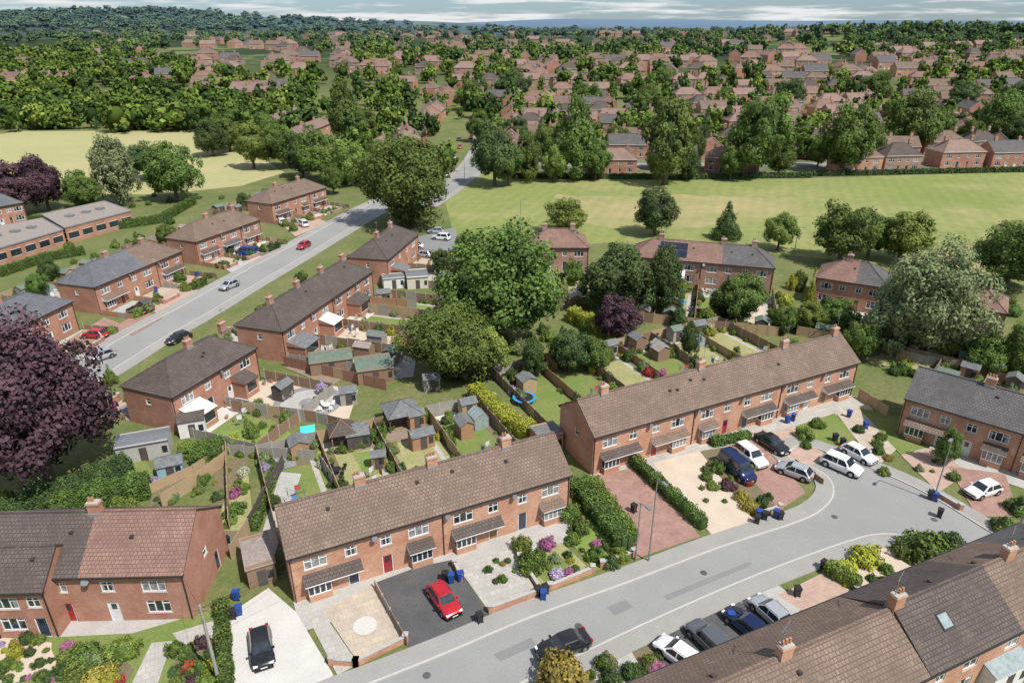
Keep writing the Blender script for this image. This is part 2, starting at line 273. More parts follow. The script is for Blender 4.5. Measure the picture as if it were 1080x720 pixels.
def house(e0,e1,depth=8,eave=5.0,rise=2.8,n=2,ends='gg',roof=((1,'tile_brown'),),wall='brick_orange',chim=(.25,.75),style='bay',Lg=None,anchor=0,name='brick_house',seed=0,merged=False,local=None,exts=(),fascia='fascia_dark',aerial=True,solar=None,side=True):
    rng=random.Random(seed*13+5)
    if local: LL=local; root=None; p0=None
    else:
        p0,p1=G(*e0,eave),G(*e1,eave); d=(p1-p0); LL=Lg or d.length; d.normalize()
        if anchor==1: p0=p1-d*LL
        ang=math.atan2(d.y,d.x)
    D=depth; W,N,R,C,X=(MB(),MB(),MB(),MB(),MB())
    if merged: N=R=C=X=W
    w=(LL-.24)/n; fr=[];re=[];bays=[]
    for i in range(n):
        o=i*w; mir=(i%2==1)
        def X_(a,b): return (o+w-b,o+w-a) if mir else (o+a,o+b)
        cb=w*.32; cs=w*.77
        a,b=X_(cb-1.0,cb+1.0); fr.append((a,b,3.15,4.35,'win')); 
        a2,b2=X_(cs-.55,cs+.55); fr.append((a2,b2,3.25,4.35,'win'))
        a3,b3=X_(cs-.5,cs+.5); fr.append((a3,b3,.02,2.12,'door'))
        if style=='bay' or (style=='mix' and rng.random()<.6): bays.append((a,b,min(a,a3),max(b,b3)))
        else: fr.append((a,b,.85,2.2,'win'))
        a,b=X_(cb-.75,cb+.75); re.append((a,b,3.2,4.3,'win')); a,b=X_(cs-.5,cs+.5); re.append((a,b,3.3,4.3,'win'));re.append((a,b,.02,2.1,'door')); a,b=X_(cb-.9,cb+.9); re.append((a,b,.9,2.1,'win'))
    re=[(LL-.24-b,LL-.24-a,c,d_,k) for a,b,c,d_,k in re]
    wallface(W,N,(.12,.3),(1,0),LL-.24,eave,fr,wall,rng)
    wallface(W,N,(LL-.12,D-.3),(-1,0),LL-.24,eave,re,wall,rng)
    sd=[(D*.42,D*.42+.8,3.3,4.2,'win')] if side else []
    sd2=sd+([(D*.62,D*.62+.9,.02,2.1,'door')] if side else [])
    wallface(W,N,(LL-.12,.3),(0,1),D-.6,eave,sd2,wall,rng); wallface(W,N,(.12,D-.3),(0,-1),D-.6,eave,sd,wall,rng)
    k=rise/(D/2)
    for x,e in ((.12,ends[0]),(LL-.12,ends[1])):
        if e=='g':
            pts=[(x,.3,eave),(x,D-.3,eave),(x,D-.3,eave+.3*k),(x,D/2,eave+rise),(x,.3,eave+.3*k)]
            W.face(pts if x>1 else pts[::-1],wall)
    for y0,y1 in ((0,.3),(D-.3,D)): X.face([(0,y0,eave-.002),(0,y1,eave-.002),(LL,y1,eave-.002),(LL,y0,eave-.002)],fascia)
    a=0 if ends[0]=='g' else D/2*.95; b=0 if ends[1]=='g' else D/2*.95
    if a: X.face([(0,0,eave-.004),(0,D,eave-.004),(.3,D,eave-.004),(.3,0,eave-.004)],fascia)
    if b: X.face([(LL-.3,0,eave-.004),(LL-.3,D,eave-.004),(LL,D,eave-.004),(LL,0,eave-.004)],fascia)
    th=.13; sl=math.hypot(D/2,rise); x0=0
    for fe,mt in roof:
        x1=fe*LL; tx0=max(x0,a); tx1=min(x1,LL-b)
        R.face([(x0,0,eave+th),(x1,0,eave+th),(tx1,D/2,eave+rise+th),(tx0,D/2,eave+rise+th)],mt,[(x0,0),(x1,0),(tx1,sl),(tx0,sl)])
        R.face([(x1,D,eave+th),(x0,D,eave+th),(tx0,D/2,eave+rise+th),(tx1,D/2,eave+rise+th)],mt,[(x1,0),(x0,0),(tx0,sl),(tx1,sl)])
        R.face([(x0,0,eave),(x1,0,eave),(x1,0,eave+th),(x0,0,eave+th)],fascia); R.face([(x1,D,eave),(x0,D,eave),(x0,D,eave+th),(x1,D,eave+th)],fascia)
        R.box(tx0,tx1,D/2-.13,D/2+.13,eave+rise+th-.06,eave+rise+th+.07,mt)
        x0=x1
    for side_,e,ix,mt in ((0,ends[0],a,roof[0][1]),(1,ends[1],b,roof[-1][1])):
        x=0 if side_==0 else LL; tx=ix if side_==0 else LL-ix
        if e=='g':
            q=[(x,0,eave),(x,D/2,eave+rise),(x,D/2,eave+rise+th),(x,0,eave+th)]; q2=[(x,D/2,eave+rise),(x,D,eave),(x,D,eave+th),(x,D/2,eave+rise+th)]
            R.face(q,fascia); R.face(q2,fascia)
            xi=.12 if side_==0 else LL-.12
            R.face([(x,0,eave),(x,D/2,eave+rise),(xi,D/2,eave+rise),(xi,0,eave)],fascia);R.face([(x,D,eave),(x,D/2,eave+rise),(xi,D/2,eave+rise),(xi,D,eave)],fascia)
        else:
            hs=math.hypot(ix,rise)
            q=[(x,D,eave+th),(x,0,eave+th),(tx,D/2,eave+rise+th)] if side_==0 else [(x,0,eave+th),(x,D,eave+th),(tx,D/2,eave+rise+th)]
            R.face(q,mt,[(0,0),(D,0),(D/2,hs)])
            R.face([(x,0,eave),(x,D,eave),(x,D,eave+th),(x,0,eave+th)],fascia)
            for y in (0,D): R.tube((x,y,eave+th),(tx,D/2,eave+rise+th),.11,.11,mt)
    if not merged:
        X.box(0,LL,-.11,-.003,eave+.0,eave+.1,'gutter_black'); X.box(0,LL,D+.003,D+.11,eave,eave+.1,'gutter_black')
        for i in range(n+1):
            if i%2==0 or i==n: 
                xx=min(max(.2+i*w,.2),LL-.3); X.box(xx,xx+.08,.2,.295,.05,eave,'gutter_black')
            if 0<i<n and rng.random()<.7: # satellite dish
                xx=.12+i*w+.5; X.tube((xx,.28,4.6),(xx,-.05,4.7),.02,.02,'metal_grey',4); X.tube((xx,-.05,4.7),(xx+.03,-.12,4.73),.12,.3,'metal_grey',10)
    for (a_,b_,c0,c1) in bays:
        y1=.297; a_+=.12;b_+=.12;c0+=.12;c1+=.12
        X.box(a_,b_,-.35,y1,0,.75,wall); X.box(a_,b_,-.35,y1,.75,2.2,'white_upvc')
        m_=(b_-a_)/4
        gl='curtain_glass' if rng.random()<.4 else 'window_glass'
        for j in range(4): X.face([(a_+j*m_+.05,-.354,.9),(a_+(j+1)*m_-.05,-.354,.9),(a_+(j+1)*m_-.05,-.354,2.1),(a_+j*m_+.05,-.354,2.1)],gl)
        for xx,sg in ((a_-.004,-1),(b_+.004,1)): X.face([(xx,-.28,.9),(xx,.2,.9),(xx,.2,2.1),(xx,-.28,2.1)],gl)
        if rng.random()<.3: c0,c1=(a_,b_)
        c0-=.25;c1+=.25; ct=rng.choice(['tile_dark','tile_dark','tile_grey','tile_brown'])
        X.face([(c0,-.75,2.22),(c1,-.75,2.22),(c1,.297,2.75),(c0,.297,2.75)],ct); X.face([(c0,-.75,2.1),(c1,-.75,2.1),(c1,-.75,2.218),(c0,-.75,2.218)],'white_upvc')
        X.face([(c0,-.75,2.1),(c0,.297,2.1),(c1,.297,2.1),(c1,-.75,2.1)],'white_upvc')
        for xx in (c0,c1): X.face([(xx,-.75,2.1),(xx,.297,2.1),(xx,.297,2.75),(xx,-.75,2.22)],'white_upvc')
    for (xa,xb,out,hh,rm) in exts:
        X.box(xa,xb,.297-out,.297,0,hh,wall)
        X.face([(xa-.15,.1-out,hh+.02),(xb+.15,.1-out,hh+.02),(xb+.15,.297,hh+.75),(xa-.15,.297,hh+.75)],rm)
        for xx in (xa-.15,xb+.15): X.face([(xx,.1-out,hh+.01),(xx,.297,hh+.01),(xx,.297,hh+.74)],wall)
        X.face([(xa+.4,.293-out,.9),(xb-.4,.293-out,.9),(xb-.4,.293-out,hh-.25),(xa+.4,.293-out,hh-.25)],'window_glass')
        X.box(xa+.3,xb-.3,.27-out,.288-out,.8,.88,'white_upvc')
    for t in chim:
        cx=t*LL; cy=D/2; z0=eave+rise-.5; zt=eave+rise+1.15
        C.box(cx-.5,cx+.5,cy-.32,cy+.32,z0,zt-.25,wall); C.box(cx-.56,cx+.56,cy-.38,cy+.38,zt-.25,zt-.1,wall); C.box(cx-.5,cx+.5,cy-.32,cy+.32,zt-.1,zt,'concrete')
        for j in (-1,0,1)[:3 if rng.random()<.5 else 2]: C.cyl((cx+j*.3,cy,zt),.12,.1,.42,'pot_terracotta',8)
        C.box(cx-.56,cx+.56,cy-.42,cy-.325,eave+rise-.22,eave+rise+.12,'lead_grey')
        if aerial and not merged and rng.random()<.7:
            C.tube((cx+.4,cy,zt-.3),(cx+.4,cy,zt+1.8),.025,.025,'metal_grey',4); C.tube((cx-.3,cy-.3,zt+1.7),(cx+1.0,cy+.3,zt+1.7),.02,.02,'metal_grey',4)
            for j in range(5): C.tube((cx-.1+j*.22,cy-.05+j*.08-.25,zt+1.7),(cx-.2+j*.22,cy-.05+j*.08+.25,zt+1.7),.012,.012,'metal_grey',3)
    def rp(x,q,back=False,off=.08):
        nrm=Vector((0,(rise if back else -rise),D/2)).normalized(); return Vector((x,D-D/2*q if back else D/2*q,eave+rise*q+th))+nrm*off
    if solar:
        s0,s1=solar; m_=int((s1-s0)*LL/1.05)
        for j in range(m_):
            for q in (.15,.52):
                xx=s0*LL+j*1.05; R.face([rp(xx,q),rp(xx+1,q),rp(xx+1,q+.34),rp(xx,q+.34)],'solar_panel')
    if merged: return W.mesh(name)
    # roof vents
    for _ in range(n):
        xx=rng.uniform(.15,.85)*LL; c=rp(xx,rng.uniform(.55,.8),rng.random()<.3,.02); X.box(c.x-.15,c.x+.15,c.y-.15,c.y+.15,c.z-.1,c.z+.14,'fascia_dark')
    root=bpy.data.objects.new(name,None); COL.objects.link(root); root.location=(p0.x,p0.y,0); root.rotation_euler=(0,0,ang); root.empty_display_size=.5
    W.obj('walls',root); N.obj('windows_and_doors',root); R.obj('roof',root); C.obj('chimneys',root); X.obj('gutters_and_porches',root)
    u=Vector((math.cos(ang),math.sin(ang)))
    return dict(root=root,o=p0,u=u,n=Vector((-u.y,u.x)),L=LL,D=D,N=n,rp=rp)
# ---------------------------------------------------------------- ground
def mk_ground():
    xs=sorted(set(list(np.linspace(-7500,7500,61))+list(np.linspace(-1400,1400,71)))); ys=sorted(set([-300,-100,0,100,200,300,340]+list(np.linspace(360,1500,60))+list(np.linspace(1550,9000,80))))
    v=[(x,y,terr(x,y)) for y in ys for x in xs]; nx=len(xs)
    f=[(j*nx+i,j*nx+i+1,(j+1)*nx+i+1,(j+1)*nx+i) for j in range(len(ys)-1) for i in range(nx-1)]
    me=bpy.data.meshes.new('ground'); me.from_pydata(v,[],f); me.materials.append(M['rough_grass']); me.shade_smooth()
    o=bpy.data.objects.new('ground',me); COL.objects.link(o)
mk_ground()
_pc=[0,0]
def patch(name,pts,mat,px=True,z=None,wob=0):
    P=[G(*p) if px else Vector(p) for p in pts]
    if wob:
        Q=[]
        for i,a in enumerate(P):
            b=P[(i+1)%len(P)]; k=max(2,int((b-a).length/(wob*.8))); d=(b-a).normalized(); nn=Vector((-d.y,d.x))
            for j in range(k):
                q=a.lerp(b,j/k); Q.append(q+nn*noise.noise(Vector((q.x/wob*.35,q.y/wob*.35,1)))*wob*1.6+nn*random.uniform(-.12,.12)*wob)
        P=Q
    if z is None:
        if px: _pc[0]+=1; z=.05+.001*_pc[0]
        else: _pc[1]+=1; z=.012+.0015*(_pc[1]%22)
    me=bpy.data.meshes.new(name); bm=bmesh.new(); vs=[bm.verts.new((p.x,p.y,z)) for p in P]
    f=bm.faces.new(vs); f.normal_update()
    if f.normal.z<0: f.normal_flip()
    bmesh.ops.triangulate(bm,faces=bm.faces); bm.to_mesh(me); bm.free(); me.materials.append(M[mat])
    o=bpy.data.objects.new(name,me); COL.objects.link(o); return o
def circ(c,R,n=24,sq=1): return [(c.x+R*math.cos(i*2*math.pi/n),c.y+R*sq*math.sin(i*2*math.pi/n)) for i in range(n)]
def smoothline(P,k=4):
    out=[]
    for i in range(len(P)-1):
        p0=P[max(i-1,0)];p1=P[i];p2=P[i+1];p3=P[min(i+2,len(P)-1)]
        for j in range(k):
            t=j/k; out.append(.5*((2*p1)+(p2-p0)*t+(2*p0-5*p1+4*p2-p3)*t*t+(3*p1-p0-3*p2+p3)*t**3))
    out.append(P[-1]); return out
def offs(P,d):
    out=[]
    for i,p in enumerate(P):
        t=(P[min(i+1,len(P)-1)]-P[max(i-1,0)]).normalized(); out.append(p+Vector((-t.y,t.x))*d)
    return out
def ribbon(name,P,a,b,z0,z1,mat):
    A,B=offs(P,a),offs(P,b); mb=MB([mat])
    for i in range(len(P)-1):
        mb.face([(*A[i],z1),(*B[i],z1),(*B[i+1],z1),(*A[i+1],z1)],mat)
        mb.face([(*A[i],z0),(*A[i+1],z0),(*A[i+1],z1),(*A[i],z1)],mat); mb.face([(*B[i],z0),(*B[i+1],z0),(*B[i+1],z1),(*B[i],z1)],mat)
    return mb.obj(name)
# park & fields
patch('park_field',[(470,182),(600,186),(760,188),(900,176),(1000,166),(1250,150),(1300,330),(1080,300),(985,285),(860,272),(760,262),(640,256),(540,262),(480,252),(470,215)],'park_grass',z=.008)
patch('meadow',[(588,206),(700,206),(838,208),(848,226),(775,234),(735,240),(640,241),(596,232)],'meadow_long_grass',z=.011,wob=2.5)
patch('meadow',[(985,262),(1040,255),(1080,258),(1120,270),(1080,292),(1000,284)],'meadow_long_grass',z=.0115,wob=3)
patch('playing_field',[(-200,180),(-60,150),(60,133),(150,131),(225,131),(250,150),(300,182),(255,196),(170,205),(60,205),(-200,240)],'field_dry',z=.008)
patch('estate_ground',[(-5,232),(95,228),(160,238),(260,248),(420,250),(520,335),(-20,335)],'estate_gardens',px=False,z=.009)
for yy,x0,x1 in ((250,10,260),(302,-5,340),(334,-5,400)): patch('road',[(x0,yy),(x1,yy+3),(x1,yy+9),(x0,yy+6)],'asphalt_road',px=False,z=.02)
# roads
left=[(250,775),(390,722),(470,690),(560,652),(660,616),(760,578),(845,550),(872,534),(880,518),(872,502),(850,490),(832,482),(845,470),(880,480),(925,497),(975,520),(1035,556),(1090,592),(1200,665)]
right=[(1160,690),(1080,632),(1040,606),(1000,582),(965,568),(930,563),(890,572),(800,605),(700,648),(600,695),(520,735),(420,790)]
LW=smoothline([G(*p) for p in left],4); RW=smoothline([G(*p) for p in right],4)
patch('street_road',LW+RW,'asphalt_road',px=False,z=.03)
for Pn in (LW,RW):
    ribbon('kerb',Pn,.0,.16,0,.145,'kerb_stone'); ribbon('pavement',Pn,.165,1.9,0,.135,'pavement_grey')
for q in ([(520,690),(560,672),(566,680),(528,697)],[(700,628),(790,592),(793,596),(704,633)],[(640,640),(660,632),(668,640),(648,649)]):
    patch('road_repair',q,'asphalt_patch',z=.034)
for u,v in ((610,660),(742,604),(880,545),(450,712),(985,548)): patch('manhole_cover',circ(G(u,v),.33,12),'asphalt_dark',px=False,z=.038)
CL=smoothline([G(*p) for p in [(-120,500),(0,440),(95,390),(150,357),(205,327),(255,298),(305,270),(350,244),(390,222),(430,203),(470,185)]],5)
A=offs(CL,3.2);B=offs(CL,-3.2)
patch('road',A+B[::-1],'asphalt_road',px=False,z=.03)
for s in (1,-1):
    ribbon('kerb',CL,3.2*s,3.36*s,0,.14,'kerb_stone'); ribbon('pavement',CL,3.365*s,5.5*s,0,.13,'pavement_grey')
C2=[Vector(p) for p in [(-26,190),(-20,215),(-14,250),(-12,300),(-14,338)]]
C2=smoothline(C2,5); patch('road',offs(C2,3.4)+offs(C2,-3.4)[::-1],'asphalt_road',px=False,z=.034)
for s in (1,-1): ribbon('pavement',C2,3.45*s,5.2*s,0,.12,'pavement_grey')
# ---------------------------------------------------------------- foliage generation
def qmesh(name,V,Fq,Ft,shade,mats,matidx=None):
    me=bpy.data.meshes.new(name); nq,nt=len(Fq),len(Ft)
    me.vertices.add(len(V)); me.vertices.foreach_set('co',V.astype(np.float32).ravel())
    me.loops.add(nq*4+nt*3); me.loops.foreach_set('vertex_index',np.concatenate([np.asarray(Fq,dtype=np.int32).ravel(),np.asarray(Ft,dtype=np.int32).ravel()]))
    me.polygons.add(nq+nt); me.polygons.foreach_set('loop_start',np.concatenate([np.arange(nq)*4,nq*4+np.arange(nt)*3]).astype(np.int32))
    if matidx is not None: me.polygons.foreach_set('material_index',np.asarray(matidx,dtype=np.int32))
    at=me.attributes.new('shade','FLOAT','FACE'); at.data.foreach_set('value',np.asarray(shade,dtype=np.float32))
    for m in mats: me.materials.append(M[m])
    me.update(calc_edges=True); me.validate(); return me
def leaves(rng,C,Rc,npc,leaf,gc,hemi=-.25):
    n=len(C)*npc; w=Rc**2; w=w/w.sum(); ci=rng.choice(len(C),n,p=w)
    d=rng.normal(size=(n,3)); d/=np.linalg.norm(d,axis=1)[:,None]
    out=C-gc; out/=np.linalg.norm(out,axis=1)[:,None]+1e-6; o=out[ci]
    dt=(d*o).sum(1); fl=dt<hemi; d[fl]-=2*dt[fl][:,None]*o[fl]
    stray=rng.random(n)<.10
    P=C[ci]+d*(Rc[ci]*np.where(stray,rng.uniform(1.0,1.35,n),rng.uniform(.6,1.08,n)))[:,None]
    nn=d*.8+o*.2+rng.normal(size=(n,3))*.36; nn[:,2]+=.12; nn/=np.linalg.norm(nn,axis=1)[:,None]
    t=np.cross(nn,rng.normal(size=(n,3))); t/=np.linalg.norm(t,axis=1)[:,None]+1e-6; b=np.cross(nn,t)
    s=(leaf*rng.uniform(.5,1.4,n))[:,None]; a=s*rng.uniform(.5,1,n)[:,None]
    V=np.stack([P-t*s,P-b*a,P+t*s,P+b*a],1).reshape(-1,3)
    cs=rng.uniform(.3,.8,len(C)); sh=np.clip(cs[ci]+rng.normal(size=n)*.1+.2*d[:,2],.03,1)  # random clump tone, plus painted shading: upper leaves lighter, undersides darker
    return V,sh
def ico(sub):
    bm=bmesh.new(); bmesh.ops.create_icosphere(bm,subdivisions=sub,radius=1); V=np.array([v.co[:] for v in bm.verts]); F=np.array([[v.index for v in f.verts] for f in bm.faces]); bm.free(); return V,F
def crown(rng,kind,nc,npc,leaf,sub=2,trunk=True,amp=.44):
    i=np.arange(nc); z=1-2*(i+.5)/nc; ph=i*2.39996+rng.uniform(0,6); r=np.sqrt(1-z*z)
    d=np.stack([r*np.cos(ph),r*np.sin(ph),z],1)+rng.normal(size=(nc,3))*.2
    d/=np.linalg.norm(d,axis=1)[:,None]
    sd=rng.uniform(0,50); lum=lambda q: 1+amp*noise.noise(Vector(q)*1.5+Vector((sd,0,0)))+.26*noise.noise(Vector(q)*3.4+Vector((sd,9,0)))
    lump=np.array([lum(q) for q in d])
    small=.09+.21*rng.random(nc)**1.6
    if kind=='round':
        C=d*(.76*lump*rng.uniform(.76,1.1,nc))[:,None]; C[:,2]=C[:,2]*np.where(C[:,2]<0,.85,1.0)+1.12; Rc=small; gc=np.array([0,0,1.0]); core=(.62,.62,.58,1.1)
    elif kind=='tall':
        C=d*(.66*lump)[:,None]; C[:,2]=C[:,2]*1.15+1.12; C[:,:2]*=(1.15-.34*(C[:,2:]-.5)); Rc=small; gc=np.array([0,0,.9]); core=(.48,.48,.64,1.1)
    elif kind=='cone':
        t=rng.uniform(0,1,nc)**1.3; C=np.stack([np.cos(ph)*(1-t)*.72*lump,np.sin(ph)*(1-t)*.72*lump,.2+t*1.7],1); Rc=.1+.16*(1-t); gc=np.array([0,0,.8]); core=(.5,.5,.75,.85)
    else: # shrub 0..1
        C=d*(.7*lump)[:,None]; C[:,2]=np.abs(C[:,2])*.85+.12; Rc=rng.uniform(.15,.32,nc); gc=np.array([0,0,.1]); core=(.66,.66,.58,.2)
    V,sh=leaves(rng,C,Rc,npc,leaf,gc); nq=len(V)//4; Fq=np.arange(nq*4).reshape(-1,4)
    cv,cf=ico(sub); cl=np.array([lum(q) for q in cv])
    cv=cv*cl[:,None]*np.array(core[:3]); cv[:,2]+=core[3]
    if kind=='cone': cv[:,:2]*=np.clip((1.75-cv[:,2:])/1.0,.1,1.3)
    k=len(V); V=np.vstack([V,cv]); Ft=cf+k; shade=np.concatenate([sh,np.full(len(cf),.08)]); mi=np.zeros(nq+len(cf),int)  # core coloured dark to imitate the shade inside the crown
    if trunk and kind!='shrub':
        mb=MB(['bark']); mb.tube((0,0,0),(.02,.01,.55),.085,.06,'bark',7); mb.tube((.02,.01,.55),(0,.03,1.3),.06,.03,'bark',6)
        for j in range(6):
            a=j*1.05+sd; zz=.45+.1*j; mb.tube((.01,.01,zz),(.6*math.cos(a),.6*math.sin(a),zz+.45),.035,.012,'bark',5)
        tv=np.array([p[:] for p in mb.v]); k2=len(V); V=np.vstack([V,tv])
        q=[f for f in mb.f if len(f)==4]; c=[f for f in mb.f if len(f)>4]; tris=[(f[0],f[j],f[j+1]) for f in c for j in range(1,len(f)-1)]
        Fq2=np.array(q)+k2; Ft2=np.array(tris)+k2
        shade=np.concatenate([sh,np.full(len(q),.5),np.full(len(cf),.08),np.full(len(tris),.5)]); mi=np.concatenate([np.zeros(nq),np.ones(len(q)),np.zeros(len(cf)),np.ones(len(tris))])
        Fq=np.vstack([Fq,Fq2]); Ft=np.vstack([Ft,Ft2])
    return V,Fq,Ft,shade,mi
PR={}
for kind,cnt,nc,npc,leaf in (('round',6,150,90,.036),('tall',4,120,80,.034),('cone',2,90,60,.038),('shrub',4,36,50,.066),('big',3,260,90,.029)):
    PR[kind]=[]
    for i in range(cnt):
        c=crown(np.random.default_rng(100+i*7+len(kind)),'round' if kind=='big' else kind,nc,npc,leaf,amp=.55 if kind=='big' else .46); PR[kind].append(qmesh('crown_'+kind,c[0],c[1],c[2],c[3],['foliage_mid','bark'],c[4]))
def inst(me,name,p,R,Ht,mat,rot=None,z=0):
    o=place(me,name,p,random.uniform(0,6.28) if rot is None else rot,(R,R,Ht),z); 
    o.material_slots[0].link='OBJECT'; o.material_slots[0].material=M[mat]; return o
def tree(u,vb,vt,wp,mat='foliage_mid',kind='round',name='oak_tree'):
    p=G(u,vb); R=wp/2*depth_at(p)/FP; h=height_from(p,vt+2)
    return inst(random.choice(PR[kind]),name,p,R*.95,h/2.08,mat)
def shrubw(p,R,h,mat='foliage_mid',name='garden_shrub',kind='shrub'):
    return inst(random.choice(PR[kind]),name,p,R,h if kind=='shrub' else h/2,mat)
def shrub(u,v,R,h,mat='foliage_mid',name='garden_shrub'): return shrubw(G(u,v),R,h,mat,name)
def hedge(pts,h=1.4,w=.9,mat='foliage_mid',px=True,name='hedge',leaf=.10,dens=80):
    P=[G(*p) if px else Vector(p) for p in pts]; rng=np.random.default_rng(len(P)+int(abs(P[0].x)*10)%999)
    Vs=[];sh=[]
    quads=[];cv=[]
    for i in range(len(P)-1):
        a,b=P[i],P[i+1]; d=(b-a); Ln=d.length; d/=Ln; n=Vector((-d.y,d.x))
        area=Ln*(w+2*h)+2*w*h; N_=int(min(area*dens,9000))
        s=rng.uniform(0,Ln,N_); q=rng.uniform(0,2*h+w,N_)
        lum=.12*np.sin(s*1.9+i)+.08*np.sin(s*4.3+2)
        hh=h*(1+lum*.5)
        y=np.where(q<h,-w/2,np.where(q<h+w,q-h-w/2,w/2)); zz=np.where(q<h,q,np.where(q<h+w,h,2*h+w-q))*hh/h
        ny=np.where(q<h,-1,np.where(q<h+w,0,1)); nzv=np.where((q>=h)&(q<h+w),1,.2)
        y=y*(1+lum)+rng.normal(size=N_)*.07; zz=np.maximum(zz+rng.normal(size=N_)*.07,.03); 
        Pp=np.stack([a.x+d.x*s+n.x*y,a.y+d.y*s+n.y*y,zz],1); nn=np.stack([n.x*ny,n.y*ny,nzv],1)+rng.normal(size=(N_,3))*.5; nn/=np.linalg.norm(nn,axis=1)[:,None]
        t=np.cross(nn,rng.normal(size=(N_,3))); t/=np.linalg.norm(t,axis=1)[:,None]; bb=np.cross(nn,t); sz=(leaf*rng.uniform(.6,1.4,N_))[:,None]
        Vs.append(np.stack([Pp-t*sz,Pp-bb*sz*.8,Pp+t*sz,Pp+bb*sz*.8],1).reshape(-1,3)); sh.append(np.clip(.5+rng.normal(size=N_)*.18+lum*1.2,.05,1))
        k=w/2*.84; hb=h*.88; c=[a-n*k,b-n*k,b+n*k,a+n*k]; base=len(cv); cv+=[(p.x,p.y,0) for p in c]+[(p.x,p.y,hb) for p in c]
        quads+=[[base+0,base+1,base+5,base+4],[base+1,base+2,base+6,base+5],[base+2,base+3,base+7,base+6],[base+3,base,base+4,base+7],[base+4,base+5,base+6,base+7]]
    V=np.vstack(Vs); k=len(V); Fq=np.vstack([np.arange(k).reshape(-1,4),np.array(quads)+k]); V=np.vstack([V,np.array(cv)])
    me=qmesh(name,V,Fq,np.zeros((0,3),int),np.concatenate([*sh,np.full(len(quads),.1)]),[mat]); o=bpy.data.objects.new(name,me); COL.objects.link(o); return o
def fence(pts,h=1.7,mat='fence_brown',px=True,name='garden_fence',posts=True,t=.05,cap=None):
    P=[G(*p) if px else Vector(p) for p in pts]; mb=MB([mat])
    for i in range(len(P)-1):
        a,b=P[i],P[i+1]; d=b-a; Ln=d.length; d/=Ln; n=Vector((-d.y,d.x)); k=max(1,round(Ln/1.85)); s=Ln/k
        for j in range(k):
            hh=h+random.uniform(-.07,.07); o=a+d*(j*s+.05)-n*t/2
            m2=mat if random.random()<.88 else random.choice(['fence_brown','fence_grey','fence_tan'])
            base=len(mb.v)
            mb.obox((*o,0),(*(d*(s-.1)),0),(*(n*t),0),(0,0,hh),m2)
            for q in range(24):
                v=mb.v[base+q]; rel=Vector((v.x,v.y))-a; mb.uv[base+q]=(rel.dot(d)*1.0,v.z*.02)
            if posts:
                o=a+d*(j*s-.05)-n*.06; mb.obox((*o,0),(*(d*.098),0),(*(n*.12),0),(0,0,h+.1),'concrete' if mat in('fence_brown','fence_grey') else mat)
    return mb.obj(name)
def gwall(pts,h=.8,mat='brick_orange',px=True): 
    P=[G(*p) if px else Vector(p) for p in pts]; mb=MB([mat,'concrete'])
    for i in range(len(P)-1):
        a,b=P[i],P[i+1]; d=b-a; Ln=d.length; dn=d/Ln; n=Vector((-dn.y,dn.x)); o=a-n*.11
        mb.obox((*o,0),(*d,0),(*(n*.22),0),(0,0,h),mat); o=a-n*.15; mb.obox((*o,h+.002),(*d,0),(*(n*.3),0),(0,0,.07),'concrete')
        for q in (a,b): mb.box(q.x-.2,q.x+.2,q.y-.2,q.y+.2,0,h+.2,mat); mb.box(q.x-.24,q.x+.24,q.y-.24,q.y+.24,h+.203,h+.28,'concrete')
    return mb.obj('garden_wall')
def shedw(p,ang,w=2.4,d=1.9,h=1.9,wall='fence_brown',roofm='felt_roof',name='garden_shed',flat=False):
    mb=MB(); mb.box(-w/2,w/2,-d/2,d/2,0,h,wall)
    r=.1 if flat else .55
    for sgn in (-1,1):
        a=[(-w/2-.12,sgn*(d/2+.15),h-.03),(w/2+.12,sgn*(d/2+.15),h-.03),(w/2+.12,0,h+r),(-w/2-.12,0,h+r)]
        mb.face(a,roofm); mb.face([(x,y,z-.05) for x,y,z in a],roofm)
    for x in (-w/2,w/2): mb.face([(x,-d/2,h),(x,d/2,h),(x,0,h+r-.03)],wall)
    mb.box(-.4,.4,-d/2-.03,-d/2-.004,.05,min(1.8,h-.1),'fence_dark'); mb.box(w/2-.75,w/2-.2,-d/2-.03,-d/2-.004,.7,min(1.6,h-.1),'window_glass'); 
    o=mb.obj(name); o.location=(p.x,p.y,0); o.rotation_euler=(0,0,ang); return o
def gazebo(p,ang,w=4,m='fence_dark',roofm='felt_roof'):
    mb=MB(); h=2.1
    for x in (-w/2,w/2):
        for y in (-w/2,w/2): mb.box(x-.07,x+.07,y-.07,y+.07,0,h,m)
    e=w/2+.3
    c=[(-e,-e,h),(e,-e,h),(e,e,h),(-e,e,h)]
    for i in range(4): mb.face([c[i],c[(i+1)%4],(0,0,h+1.3)],roofm); mb.tube(c[i],(0,0,h+1.3),.05,.05,m,5)
    mb.face([(x,y,z-.03) for x,y,z in c],m); mb.box(-w/2,w/2,w/2-.04,w/2+.04,0,1,m)
    mb.cyl((0,0,.7),.6,.6,.05,'fence_grey',12); mb.cyl((0,0,0),.06,.06,.7,'fence_grey',6)
    o=mb.obj('garden_gazebo'); o.location=(p.x,p.y,.05); o.rotation_euler=(0,0,ang)
